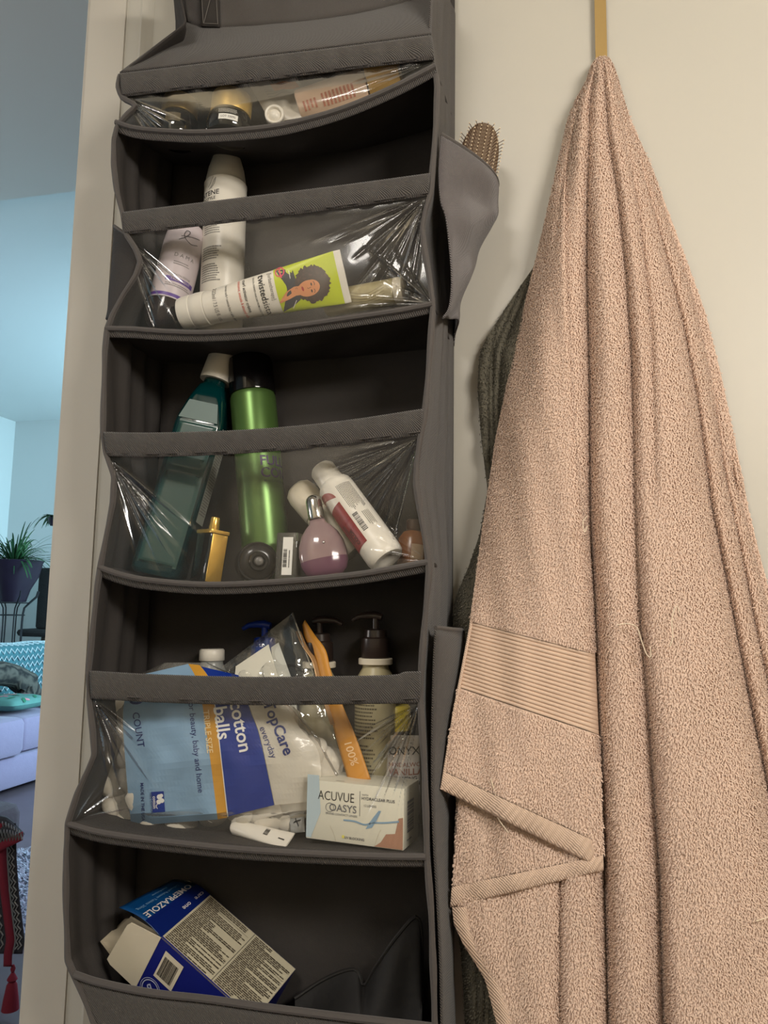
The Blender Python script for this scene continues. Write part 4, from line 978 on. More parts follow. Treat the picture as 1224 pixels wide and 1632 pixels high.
decal('lettering', [ptext('cotton', 21.5, 383, 1158, .20, .98, .022), ptext('balls', 21.5, 353, 1152, .14, .99, .022)], onbag(.0012), WHITE, bag)
decal('lettering', [ptext('TRIPLE SIZE', 9.5, 331, 1166, .10, .99, .012)], onbag(.0012), M('pale_gold_print', (238, 214, 160), .4), bag)
decal('lettering', [ptext('for beauty, baby and home', 9.6, 312, 1190, .105, .99), ptext('200', 22, 214, 1100, .12, .99, .02), ptext('COUNT', 11, 220, 1163, .16, .98), ptext('MADE IN THE USA', 5.2, 227, 1278, .04, 1, .015), ptext('100% COTTON', 3.6, 241, 1280, .06, 1, .012)], onbag(.0012), NAVY, bag)
decal('lettering', [ptext('TopCare', 17.5, 443, 1160, .38, .925, .03), ptext('everyday', 10.4, 427, 1183, .36, .93, .004)], onbag(.0012), NAVY, bag)
lg = decal('cotton_emblem', [mv(panel(20, 33, 6, 6), 252, 1278, -4)], onbag(.0010), DBLUE, bag)
decal('emblem_print', [mv(disc2(4.2, 14), 254, 1270), mv(disc2(3.8, 14), 258, 1276), mv(disc2(3.8, 14), 253, 1278), mv(disc2(3, 14), 257, 1268), ptext('cotton', 5.2, 246, 1279, .04, 1, .02), stroke2([(251, 1281), (249, 1285), (251, 1289)], 1.2)], onbag(.0014), WHITE, bag)
# the cotton balls themselves
COTTON = M('cotton_wool', (240, 232, 216), .95, bump=(160, .5, .003), Sheen_Weight=.3)
balls = []
for q in range(4):
    n = 22; m = 14; g = np.random.default_rng(q); V, F_ = uvball(1, n, m); Vn = V/np.linalg.norm(V, axis=1)[:, None]
    k = g.normal(0, 1.8, (6, 3)); ph = g.uniform(0, 6, 6); d = 1+.06*sum(np.sin(Vn@k[i]+ph[i]) for i in range(6)); V = V*d[:, None]
    me = bpy.data.meshes.new('cotton_ball'); me.from_pydata(V.tolist(), [], [tuple(x) for x in F_]); me.polygons.foreach_set('use_smooth', np.ones(len(me.polygons), bool)); me.materials.append(COTTON); balls.append(me)
bp = []
for (x, y) in [(182, 1140), (178, 1175), (177, 1210), (180, 1246), (190, 1280), (208, 1306), (200, 1120), (214, 1160), (212, 1200), (214, 1240), (224, 1276), (246, 1306), (250, 1130), (256, 1180), (258, 1225), (262, 1270), (290, 1306), (290, 1110), (300, 1150), (302, 1200), (305, 1250), (340, 1130), (344, 1180), (346, 1230), (340, 1285), (384, 1140), (388, 1190), (392, 1240), (384, 1282), (424, 1130), (430, 1170), (434, 1215), (437, 1258), (428, 1296),
               (452, 1150), (468, 1190), (476, 1232), (474, 1275), (500, 1200), (512, 1238), (506, 1270), (458, 1300), (520, 1215)]:
    for dpt in (0, 1):
        R = .0195*(1 if dpt == 0 else .95)
        yv = float(bag_y(np.array([float(x)]), np.array([float(y)]), -1)[0])+R*.96+.003+dpt*.026
        if yv > -.050 or (dpt and x < 300): continue
        bp.append((x, y, yv, R))
for i, (x, y, yv, R) in enumerate(bp):
    o = bpy.data.objects.new('cotton_ball', balls[i % 4]); COL.objects.link(o); o.location = W(x, y, yv).tolist()
    o.scale = (R*random.uniform(.95, 1.15), R*random.uniform(.8, .88), R*random.uniform(.95, 1.12)); o.rotation_euler = (random.uniform(-.4, .4), random.uniform(0, 6), random.uniform(-.4, .4))
    tag(o, 'white cotton ball packed inside the blue and gold printed bag', 'cotton ball', 'cotton balls in the printed bag'); ORG[o.name] = np.array(o.location)
# white-capped bottle behind the bag
A = on(3, 332, -.034); B = W(338, 1034, -.036); f = Fr(A, B); h = f.h; R = .024
t = thing('pill_bottle', 'clear bottle with a flat white screw cap behind the cotton bag', 'bottle', A)
f.add('body', lathe([(R*.9, 0), (R, .004), (R, h-.045), (R*.9, h-.033), (R*.66, h-.022), (R*.60, h-.018), (R*.60, h-.0155)], 44), M('milky_plastic', (168, 170, 166), .25, Alpha=.75), t)
f.add('cap', loft([ring_z(R*.64, h-.015, 0), ring_z(R*.655, h-.0145), ring_z(R*.645, h-.002), ring_z(R*.60, h, 0)]), WPLAST, t, sharp=60)
# clear zip bag with folded papers
ZIPF = film('zip_bag_film', haze=.05, gloss=.07, rough=.06, hazecol=(200, 200, 195), bump=(30, .8, .006))
zb = [(352, 1064), (466, 977), (566, 1250), (440, 1262)]
pp = pouch_patch(zb, [-.058, -.050, -.088, -.098], 40, 40, puff=.006, wrink=.0028, seed=3)
t = packet('zip_bag', pp, ZIPF); tag(t, 'clear zip bag with a raised corner holding folded white papers', 'bag')
ed = [W(466, 977, -.0505), W(500, 1075, -.064), W(532, 1160, -.079), W(566, 1250, -.0885)]; mk('seam', *tube(spline(ed, 30), .0011, 6), film('seam_film', haze=.35, gloss=.2), t)
PAPER = M('white_paper', (226, 222, 206), .7)
def flat_sheet(name, pts, Ys, mat, label, cat_, th=.0008, **kw):
    P = np.array([W(x, y, Y) for (x, y), Y in zip(pts, Ys)]); n = unit(np.cross(P[1]-P[0], P[2]-P[0])); n = n if n[1] < 0 else -n
    k = len(P); V = np.vstack([P+n*th/2, P-n*th/2]); F = [tuple(range(k)), tuple(range(k, 2*k))[::-1]]+[(i, k+i, k+(i+1) % k, (i+1) % k) for i in range(k)]
    o = mk(name, V, F, mat, smooth=False); tag(o, label, cat_, **kw); return o
flat_sheet('folded_paper', [(373, 1092), (376, 1062), (428, 1027), (455, 1118), (440, 1165), (392, 1160)], [-.070, -.066, -.062, -.074, -.078, -.078], PAPER, 'white folded paper inside the clear zip bag, the front sheet', 'paper', group='papers in the zip bag')
flat_sheet('folded_paper', [(432, 1032), (444, 1024), (470, 1096), (476, 1160), (446, 1150)], [-.060, -.059, -.068, -.076, -.076], M('grey_paper', (204, 204, 194), .7), 'greyish folded paper behind the front sheet in the zip bag', 'paper', group='papers in the zip bag')
# orange pouch, curled
YOR = M('orange_foil', (206, 142, 50), .45); YOR2 = M('orange_film', (214, 138, 62), .4)
ctr = [(484, 992), (494, 1015), (510, 1040), (519, 1075), (536, 1130), (553, 1180), (574, 1246)]; wdt = [2, 7, 9, 9, 11, 15, 17]
c = spline(np.c_[ctr, wdt], 60); Y = np.interp(c[:, 1], [992, 1080, 1250], [-.055, -.078, -.104]); G = []
for k in np.linspace(-1, 1, 9): G.append(W(c[:, 0]+k*c[:, 2], c[:, 1]-k*4, Y+.0028*k*k-.002*k+.004))
t = sheet('orange_sleeve', np.array(G), YOR, t=.0008); tag(t, 'curled orange packaging sleeve with white 100% print beside the cotton bag', 'sleeve')
def on_sleeve(u, v):
    i = np.clip(v, 0, 59); a = np.asarray(G); k = np.clip((u+1)*4, 0, 7.99); k0 = k.astype(int); fk = (k-k0)[:, None]; i0 = np.minimum(i.astype(int), 58); fi = (i-i0)[:, None]
    g = lambda q, j: a[q, j]
    return (g(k0, i0)*(1-fk)+g(k0+1, i0)*fk)*(1-fi)+(g(k0, i0+1)*(1-fk)+g(k0+1, i0+1)*fk)*fi+np.array([0, -.0011, 0])
V, F_ = text('100%', 1.0, .01); decal('lettering', (np.c_[V[:, 1]*.75, 48.5+V[:, 0]*2.9], F_), on_sleeve, M('pale_orange_print', (240, 206, 160), .45), t)
tan = sheet('foil_liner', np.array([W(c[:36, 0]-9+k*4, c[:36, 1]+14, Y[:36]+.004+.002*k) for k in np.linspace(-1, 1, 5)]), M('tan_foil', (176, 138, 96), .3, .3), t, t=.0008)
# pump bottles
def pump(px, pyt, Y, side, head, collar, body, R, label, lab=None, hw=.030, bodyh=.105, pybase=None):
    A = on(3, px, Y); B = W(px+2, pyt, Y); f = Fr(A, B, back=(0, 1, 0)); h = f.h
    t = thing('pump_bottle', label, 'pump bottle', A)
    f.add('body', lathe([(R*.88, 0), (R, .004), (R, h-.088), (R*.94, h-.078), (R*.66, h-.066), (R*.62, h-.0615)], 44), body, t)
    f.add('neck_ring', lathe([(.0198, h-.0612), (.0208, h-.0605), (.0208, h-.0545), (.0198, h-.0535)], 40), CREAM if head is not None and lab != 'blue' else head, t)
    f.add('collar', lathe([(.0172, h-.0532), (.0178, h-.052), (.0172, h-.030), (.0142, h-.028), (.0134, h-.020), (.0105, h-.0185)], 40), head, t)
    f.add('stem', lathe([(.0042, h-.0183), (.0042, h-.006)], 20), head, t)
    f.add('nozzle', tube([(-.008*side, 0, h-.0045), (0, 0, h-.0025), (.010*side, 0, h-.002), (.022*side, 0, h-.0035), (hw*side, 0, h-.008)], [.0042, .0055, .0046, .0036, .0026], 12), head, t)
    return t, f, h
BLUEP = M('blue_pump_plastic', (22, 52, 150), .3); BRN = M('brown_pump_plastic', (48, 38, 34), .28); LOT = M('cream_lotion_plastic', (186, 176, 140), .35); DBOT = M('grey_brown_plastic', (110, 98, 84), .4)
t, f, h = pump(420, 992, -.036, -1, BLUEP, None, M('blue_body', (26, 62, 140), .35), .022, 'blue pump bottle half hidden behind the clear zip bag', 'blue')
t, f, h = pump(507, 985, -.042, 1, BRN, None, LOT, .024, 'cream lotion pump bottle with a dark brown pump pointing right')
t, f, h = pump(597, 978, -.046, -1, BRN, None, LOT, .0250, 'cream printed pump bottle with a brown pump pointing left')
decal('small_print', [mv(words(.038, .050, 12, .45, 51), -.006, h-.122), mv(words(.034, .040, 9, .45, 52), -.006, h-.172)], on_cyl(f, .0250, -10, 0), M('brown_print', (94, 84, 62), .5), t)
# yellow-capped bottle and the white-labelled tube at the right
YEL = M('yellow_plastic', (206, 184, 40), .35)
A = on(3, 640, -.031); B = W(632, 1124, -.031); f = Fr(A, B); h = f.h
t = thing('yellow_cap_bottle', 'grey bottle with a yellow cap behind the white labelled tube', 'bottle', A)
f.add('body', lathe([(.0115, 0), (.0125, .004), (.0125, h-.038), (.0115, h-.030)], 36), DBOT, t); f.add('cap', lathe([(.0165, h-.0295), (.0172, h-.028), (.0168, h-.002), (.015, h)], 36), YEL, t)
ON = M('pale_tube_plastic', (186, 180, 176), .4)
A = W(648, 1262, -.118); B = W(640, 1176, -.108); f = Fr(A, B, back=(.1, 1, 0)); h = f.h
A = on(3, 645, -.056); B = W(637, 1172, -.058); f = Fr(A, B, back=(.1, 1, 0)); h = f.h
t = thing('lotion_tube', 'pale grey tube with dark and rust lettering standing behind the lens box', 'tube', A)
loops = [np.c_[a*np.sin(ths), -b*np.cos(ths), np.full(96, z)] for a, b, z in ((.015, .015, 0), (.016, .016, .002), (.016, .016, .018), (.0205, .015, .022), (.0225, .013, h*.5), (.0238, .006, h*.86), (.0242, .0014, h-.006), (.0242, .0014, h))]
f.add('body', loft(loops), ON, t)
def on_lot(u, v):
    b = np.interp(v, [.022, h*.5, h*.86, h-.006], [.016, .013, .006, .0014]); a = np.interp(v, [.022, h*.5, h*.86, h-.006], [.0205, .0225, .0238, .0242])
    th = np.arcsin(np.clip(u/a, -.98, .98)); return f(np.c_[(a+.0005)*np.sin(th), -(b+.0005)*np.cos(th), v])
decal('lettering', [mv(text('ONYX', .0088, .008, 'LEFT'), -.0125, h-.017), mv(text('HYDRATING', .0040, .02, 'LEFT'), -.0125, h-.047), mv(text('BODY LOTION', .0036, .02, 'LEFT'), -.0125, h-.053)], on_lot, BLACK, t)
decal('lettering', [mv(text('SANDALWOOD', .0046, .01, 'LEFT'), -.0125, h-.032), mv(text('VANILLA', .0070, .025, 'LEFT'), -.0125, h-.040)], on_lot, M('rust_lettering', (138, 86, 72), .5), t)
# contact lens box
P0 = W(487, 1346, -.119); P1 = W(643, 1347, -.133); P0[2] = P1[2] = max(shelf_z(3, P0[0], -.119), shelf_z(3, P1[0], -.133))+.003
ux = unit(P1-P0); uy = np.array([-ux[1], ux[0], 0]); wl = float(np.linalg.norm(P1-P0)); hl = float(W(487, 1252, -.119)[2]-W(487, 1346, -.119)[2]); dl = .052
LBOX = M('lens_box_card', (226, 222, 204), .35)
t = thing('contact_lens_box', 'cream and pale blue contact lens carton with a barcode side at the pocket front', 'box', P0)
def lb(V): V = np.asarray(V, float).reshape(-1, 3); return P0+V[:, :1]*ux+V[:, 1:2]*uy+V[:, 2:3]*np.array([0, 0, 1.0])
V, F_ = rbox(wl, dl, hl, .001, .0006); bx = mk('carton', lb(V+[wl/2, dl/2, 0]), F_, LBOX, t)
ff = on_plane(P0, ux, (0, 0, 1), .0003); ff2 = on_plane(P0, ux, (0, 0, 1), .0006); mm = wl/157.0
LB2 = M('pale_blue_print', (186, 204, 212), .4); SKINT = M('warm_photo_print', (172, 128, 104), .45)
decal('blue_tint', [mv(panel(9*mm, 92*mm, 2, 2), 5*mm, 48*mm), mv(poly2([(10*mm, 6*mm), (24*mm, 40*mm), (20*mm, 94*mm), (9.6*mm, 94*mm), (9.6*mm, 6*mm)]))], ff, LB2, bx)
decal('hand_print', [poly2([(112*mm, 1*mm), (156*mm, 1*mm), (156*mm, 46*mm), (149*mm, 44*mm), (144*mm, 22*mm), (130*mm, 20*mm), (122*mm, 8*mm)])], ff, SKINT, bx)
decal('lettering', [mv(text('ACUVUE', 13.5*mm, -.012, 'LEFT'), 19*mm, 65*mm, sx=.80)], ff2, BLACK, bx)
decal('lettering', [mv(text('OASYS', 10.5*mm, .012, 'RIGHT'), 83*mm, 49*mm), mv(text('BRAND CONTACT LENSES', 3.0*mm, 0, 'RIGHT'), 84*mm, 40*mm), mv(panel(.7*mm, 36*mm, 1, 2), 88*mm, 59*mm), mv(text('WITH', 2.8*mm, 0, 'LEFT'), 91*mm, 72*mm), mv(text('12 LENSES', 3.2*mm, 0, 'LEFT'), 94*mm, 57*mm), mv(ring2(6.0*mm, 6.8*mm), 39*mm, 49*mm)], ff2, M('slate_print', (108, 108, 112), .5), bx)
decal('lettering', [mv(text('HYDRACLEAR PLUS', 4.2*mm, .012, 'LEFT'), 90.5*mm, 67*mm), mv(text('UV BLOCKING', 3.4*mm, .01, 'LEFT'), 64*mm, 8*mm)], ff2, M('ink_print', (70, 70, 80), .5), bx)
decal('yellow_dot', [mv(disc2(2.4*mm, 14), 62*mm, 9*mm)], ff2, M('lemon_print', (226, 216, 110), .5), bx)
decal('splash_print', [stroke2([(62*mm, 33*mm), (80*mm, 33*mm), (96*mm, 30*mm), (110*mm, 34*mm), (128*mm, 36*mm), (150*mm, 40*mm)], 2.4*mm), poly2([(98*mm, 24*mm), (108*mm, 27*mm), (114*mm, 36*mm), (122*mm, 52*mm), (118*mm, 52*mm), (110*mm, 42*mm), (104*mm, 34*mm)])], ff2, M('sky_print', (136, 166, 190), .4), bx)
decal('fold_lines', [stroke2([(40*mm, 22*mm), (46*mm, 12*mm), (50*mm, 1*mm)], .5*mm), stroke2([(112*mm, 1*mm), (118*mm, 18*mm), (122*mm, 26*mm)], .5*mm)], ff, M('faint_print', (196, 186, 160), .5), bx)
sf = on_plane(P0+ux*wl, uy, (0, 0, 1), .0004)
decal('barcode', [mv(barcode(hl*.52, dl*.42, 30, 17), dl*.42, hl*.50, 90), mv(words(dl*.3, .0018, 1, .7, 3), dl*.35, hl*.12)], sf, M('blue_black_print', (54, 54, 84), .5), bx)
tf = on_plane(P0+[0, 0, hl], ux, uy, .0004); decal('top_print', mv(words(wl*.09, .0025, 1, .6, 14), wl*.33, .006), tf, GREYTXT, bx)
# small white tube lying in front, and a grey packet
A = W(372, 1312, -.100); B = W(462, 1331, -.124); A[2] = shelf_z(3, A[0], -.100)+.010; B[2] = shelf_z(3, B[0], -.124)+.006; f = Fr(A, B, back=(-.2, .6, -.75)); h = f.h
t = thing('sample_tube', 'small white tube lying flat in front of the cotton bag', 'tube', A)
f.add('body', loft([np.c_[a*np.sin(ths), -b*np.cos(ths), np.full(96, z)] for a, b, z in ((.006, .006, 0), (.0085, .0075, .004), (.0095, .0065, h*.35), (.0105, .0035, h*.75), (.0112, .0010, h-.005), (.0112, .0010, h))]), WPLAST, t)
decal('small_print', [mv(barcode(.008, .006, 12, 4), -.001, h*.62), mv(panel(.0012, .008, 1, 1), .0015, h*.88)], lambda u, v: f(np.c_[u, -np.interp(v, [h*.35, h*.75, h], [.0068, .0039, .0014]), v]), BLACK, t)
pp = pouch_patch([(458, 1296), (484, 1292), (486, 1326), (464, 1328)], [-.094, -.094, -.104, -.104], 12, 12, .003, .0006)
t = packet('grey_packet', pp, M('light_grey_foil', (150, 150, 146), .4)); tag(t, 'small grey packet marked with an X, left of the lens box', 'packet')
V, F_ = text('X', .38, .02); decal('lettering', mv((V, F_), .1, .0, 60), on_patch(pp[2]), BLACK, t)

# ---- bottom bin
def solve_box(p1, p2, pa, pb, Y1):
    """depths of three corners so that the edges from p1 are square to each other"""
    y = np.array([Y1-.02, Y1+.03, Y1-.02]); A0 = W(*p1, Y1)
    def res(y):
        e = [W(*p2, y[0])-A0, W(*pa, y[1])-A0, W(*pb, y[2])-A0]; return np.array([e[0]@e[1], e[0]@e[2], e[1]@e[2]])*1e3
    y = Y1+np.array([-.006, .093, .018])
    for _ in range(80):
        c = res(y); J = np.array([(res(y+np.eye(3)[k]*1e-6)-c)/1e-6 for k in range(3)]).T
        y = y-np.clip(np.linalg.lstsq(J, c, rcond=None)[0], -.01, .01)
    best = (np.abs(res(y)).max(), y)
    return A0, best
YB1 = -.122
A0, sol = solve_box((257, 1494), (404, 1628), (335, 1426), (216, 1575), YB1)
e2 = W(404, 1628, sol[1][0])-A0; ea = W(335, 1426, sol[1][1])-A0; eb = W(216, 1575, sol[1][2])-A0
l2, la, lb_ = (float(np.linalg.norm(v)) for v in (e2, ea, eb)); d2, da, db = e2/l2, ea/la, eb/lb_
CARD = M('white_card', (218, 208, 186), .6); CARDIN = M('raw_card_inside', (190, 178, 154), .8); RBLUE = M('royal_blue_print', (26, 34, 118), .3); TBLUE = M('teal_blue_print', (10, 66, 120), .3); LEAF = M('leaflet_print_card', (192, 184, 160), .5)
box = thing('medicine_box', 'open blue and white medicine carton with raised flaps tilted in the bottom bin', 'box', A0+e2)
nA = np.cross(d2, da); nA = nA if nA@(CAM-A0) > 0 else -nA      # outward normal of the printed face
nB = np.cross(d2, db); nB = nB if nB@(CAM-A0) > 0 else -nB
def cardp(name, o, u, v, lu, lv, n, mat, th=.0007, parent=box, rnd=0.0, pts=None):
    P2 = np.array(pts if pts is not None else [(0, 0), (lu, 0), (lu, lv), (0, lv)], float); k = len(P2)
    P = o+P2[:, :1]*u+P2[:, 1:2]*v; V = np.vstack([P, P-n*th]); F = [tuple(range(k)), tuple(range(k, 2*k))[::-1]]+[(i, k+i, k+(i+1) % k, (i+1) % k) for i in range(k)]
    return mk(name, V, F, mat, parent, smooth=False)
fa = cardp('text_face', A0, d2, da, l2, la, nA, LEAF)
fb = cardp('blue_face', A0, d2, db, l2, lb_, nB, RBLUE)
cardp('back_face', A0+eb, d2, da, l2, la, -nA, RBLUE); cardp('far_face', A0+ea, d2, db, l2, lb_, -nB, RBLUE); cardp('end_face', A0+e2, da, db, la, lb_, d2, RBLUE)
def in_plane(o, u, v, n, eps=.0004): return lambda a, b: o+np.asarray(a)[:, None]*u+np.asarray(b)[:, None]*v+n*eps
# leaflet-like panels of fine print on the text face: lines run along the box
fA = in_plane(A0, d2, da, nA); fA2 = in_plane(A0, d2, da, nA, .0008)
decal('frame_lines', [mv(panel(.0006, la*.96, 1, 1), l2*.54, la/2)], fA2, BLACK, fa)
r_ = random.Random(9); R = []
for (x0, x1) in ((.02, .52), (.56, .98)):
    for i in range(34):
        y = la*(.03+.94*(i+.5)/34); ln = r_.choice((1, 1, 1, .9, .8, .45, .3)); fill = .21
        x = l2*x0; end = l2*(x0+(x1-x0)*ln)
        while x < end:
            q = r_.uniform(.003, .010); R.append((x, y-la*.036*fill, min(x+q, end), y+la*.036*fill)); x += q+.0009
        if i % 6 == 5: R.append((l2*x0, y+la*.017, l2*x1, y+la*.0205))
decal('fine_print', quads2(R), fA2, M('brown_black_print', (74, 66, 54), .6), fa)
decal('blue_edge', [mv(panel(l2, .0016, 1, 1), l2/2, .0012)], fA2, RBLUE, fa)
# blue face: barcode label, seal, warning panel
fB = in_plane(A0, d2, db, nB); fB2 = in_plane(A0, d2, db, nB, .0008); fB3 = in_plane(A0, d2, db, nB, .0011)
lab_ = decal('barcode_label', [mv(panel(l2*.20, lb_*.48, 2, 2), l2*.19, lb_*.35)], fB2, CARD, fb)
decal('barcode', [mv(barcode(l2*.15, lb_*.34, 30, 21), l2*.185, lb_*.36)], fB3, BLACK, lab_)
decal('seal_print', [mv(ring2(lb_*.135, lb_*.15, 34), l2*.12, lb_*.82), mv(ring2(lb_*.17, lb_*.178, 34), l2*.12, lb_*.82), mv(text('R', lb_*.13, .02), l2*.115, lb_*.82, 130), mv(text('x', lb_*.07, .02), l2*.135, lb_*.86, 130)], fB2, M('pale_blue_seal', (190, 196, 220), .5), fb)
wp = decal('warning_panel', [mv(panel(l2*.34, lb_*.42, 2, 2), l2*.55, lb_*.66)], fB2, CARD, fb)
decal('warning_print', [mv(words(l2*.28, lb_*.32, 8, .45, 61), l2*.55, lb_*.66)], fB3, M('red_print', (176, 84, 84), .5), wp)
# flaps at the open end
up = unit(-d2); 
def flap(name, o, u, lu, v, lv, mat, inset=.006):
    return cardp(name, o, u, v, lu, lv, unit(np.cross(u, v)), mat, pts=[(0, 0), (lu, 0), (lu-inset*.2, lv*.7), (lu-inset, lv), (inset, lv), (inset*.2, lv*.7)])
# lid: follows the text face's edge, bent back; its outer print is blue
PL = W(190, 1446, YB1+.012); PR = W(277, 1401, sol[1][1]+.008)
lid_o = A0; lid_u = da; L0 = A0; L1 = A0+ea
n_ = 14; G = []
for k in np.linspace(0, 1, n_):
    a = L0*(1-k)+PL*k; b = L1*(1-k)+PR*k; bend = nA*.006*math.sin(math.pi*k)
    G.append([a*(1-s)+b*s+bend for s in np.linspace(0, 1, 12)])
G = np.array(G); lid = mk('lid_flap', G.reshape(-1, 3), grid_faces(n_, 12), TBLUE, box); solid(lid, .0007, -1)
def onlid(eps):
    lo = unit(L1-L0); 
    def fn(a, b):    # a: 0..1 along the hinge, b: 0..1 away from it
        i = np.clip(np.asarray(b), 0, 1)*(n_-1); j = np.clip(np.asarray(a), 0, 1)*11; i0 = np.minimum(i.astype(int), n_-2); j0 = np.minimum(j.astype(int), 10); fi = (i-i0)[:, None]; fj = (j-j0)[:, None]
        p = (G[i0, j0]*(1-fj)+G[i0, j0+1]*fj)*(1-fi)+(G[i0+1, j0]*(1-fj)+G[i0+1, j0+1]*fj)*fi
        nn = unit(np.cross(L1-L0, PL-L0)); nn = nn if nn@(CAM-L0) > 0 else -nn
        return p+nn*eps
    return fn
uu, vv = np.meshgrid(np.linspace(0.0, 1.0, 13), np.linspace(0, .42, 7))
decal('dark_blue_print', (np.c_[uu.ravel(), vv.ravel()], grid_faces(7, 13)), onlid(.0005), M('deep_blue_print', (14, 32, 100), .3), lid)
V, F_ = text('OMEPRAZOLE', 1.0, .03)          # reads from the far end of the hinge towards the near end, upside down
def lidtext(s, cap, a0, b0, bold=0.0):
    V, F = text(s, cap, bold); asp = la/np.linalg.norm(PL-L0); return np.c_[a0-V[:, 0]/asp, b0-V[:, 1]], F
decal('lettering', [lidtext('OMEPRAZOLE', .135, .49, .50, .02), lidtext('care', .10, .86, .14), lidtext('one', .10, .60, .14, .012)], onlid(.0009), M('pinkish_white_print', (214, 206, 206), .5), lid)
decal('lettering', [lidtext('Delayed Release Tablets 20mg', .062, .46, .70), lidtext('Acid Reducer', .05, .58, .83)], onlid(.0009), M('sky_blue_print', (126, 168, 206), .5), lid)
# white side flap hinged on the blue face's edge
P3 = W(172, 1531, sol[1][2]-.004); h0, h1 = A0, A0+eb; n_f = np.cross(h1-h0, P3-h0)
def on_flap(px, py): d = (px-CX)/F_PX*RGT-(py-CY)/F_PX*UP+FWD; return CAM+d*(((h0-CAM)@n_f)/(d@n_f))
def flatpoly(name, P, mat, th=.0007, parent=box):
    P = np.array(P); n = unit(np.cross(P[1]-P[0], P[-1]-P[0])); k = len(P); V = np.vstack([P, P-n*th]); F = [tuple(range(k)), tuple(range(k, 2*k))[::-1]]+[(i, k+i, k+(i+1) % k, (i+1) % k) for i in range(k)]
    return mk(name, V, F, mat, parent, smooth=False)
flatpoly('side_flap', [h1, on_flap(176, 1537), on_flap(171, 1528), on_flap(203, 1474), on_flap(210, 1470), h0], CARD)
flatpoly('back_flap', [A0+eb, A0+eb+ea*.9, W(206, 1458, sol[1][1]+.005), W(160, 1500, sol[1][2]+.01)], CARDIN)
Q = A0+ea; YQ = sol[1][1]; flatpoly('side_flap', [Q, Q+eb*.12, W(300, 1416, YQ+.012), W(294, 1403, YQ+.012), W(302, 1404, YQ+.010)], CARD)
# black zip pouch slumped in the right corner of the bin
POUCH = M('black_nylon', (22, 20, 20), .7, bump=(50, .3, .004))
zfl = float(G[0][0][2])
def pl3(x, y, Y): return W(x, y, Y)
t = thing('fabric_pouch', 'black fabric pouch slumped in the right corner of the bottom bin', 'pouch', W(600, 1650, -.07))
top = spline([(470, 1592), (520, 1560), (566, 1546), (580, 1572), (600, 1540), (635, 1490), (664, 1462), (672, 1500), (672, 1600)], 60)
G2 = []
for k in np.linspace(0, 1, 12):
    y = top[:, 1]*(1-k)+np.full(60, 1682)*k
    G2.append(W(top[:, 0], y, -.050-.046*k+.010*np.sin(np.linspace(0, 9, 60)+k*3)))
G3 = [W(top[:, 0], top[:, 1]*(1-k)+1682*k, -.034+.004*np.sin(np.linspace(0, 7, 60))-.004*k) for k in np.linspace(1, 0, 6)]
mk('cloth_body', np.array(G3+G2).reshape(-1, 3), grid_faces(18, 60), POUCH, t)
mk('zip_edge', *tube(W(top[:, 0], top[:, 1]-1, -.050+.010*np.sin(np.linspace(0, 9, 60))), .0022, 7), M('black_binding', (30, 28, 27), .6), t)
# ------------------------------------------------------------------ living room seen past the door frame
def SW(px, py, D): return W(px, py, D+CAM[1])
# sofa, seen at an angle: front edge runs from A0 towards A1
FA = floor_at(-10, 1276, 0.0); FB = floor_at(62, 1252, 0.0)
su = unit((FB-FA)*[1, 1, 0]); sv = np.array([-su[1], su[0], 0.0]); 
if sv@(FA-CAM) < 0: sv = -sv
def sof(V): V = np.asarray(V, float).reshape(-1, 3); return FA+V[:, :1]*su+V[:, 1:2]*sv+V[:, 2:3]*[0, 0, 1]
def RV(px, py, off):
    d = (px-CX)/F_PX*RGT-(py-CY)/F_PX*UP+FWD; o_ = FA+sv*off; return CAM+d*(((o_-CAM)@sv)/(d@sv))
LAV = M('lavender_upholstery', (140, 126, 152), .9, noise=(30, .06), bump=(120, .3, .003), Sheen_Weight=.2)
sofa = thing('sofa', 'pale lavender-grey sofa with loose seat cushions in the next room', 'sofa', FA+su*.2)
def spart(name, x0, x1, y0, y1, z0, z1, r, mat=LAV):
    V, F = rbox(x1-x0, y1-y0, z1-z0, r, r*.8, z0=z0, k=5); return mk(name, sof(V+[(x0+x1)/2, (y0+y1)/2, 0]), F, mat, sofa)
hz_ = lambda px, py: float(SW(px, py, float((FA*0.5+FB*0.5)[1]-CAM[1]))[2])
zb1 = max(.22, hz_(20, 1205)); zs1 = hz_(20, 1142)
LN = 1.62
spart('base', -.9, LN, .02, .85, .03, zb1-.005, .02)
spart('seat_cushion', -.9, .22, -.02, .66, zb1, zs1, .045); spart('seat_cushion', .24, LN, .03, .66, zb1, zs1-.01, .045)
spart('backrest', -.9, LN, .67, .86, zb1, zs1+.36, .05)
spart('armrest', -1.08, -.91, .02, .86, .03, zs1+.15, .04)
for x in (-.85, LN-.06):
    for y in (.08, .8): mk('leg', sof(rbox(.05, .05, .029, .008)[0]+[x, y, .0005]), rbox(.05, .05, .029, .008)[1], M('dark_wood', (52, 42, 36), .5), sofa)
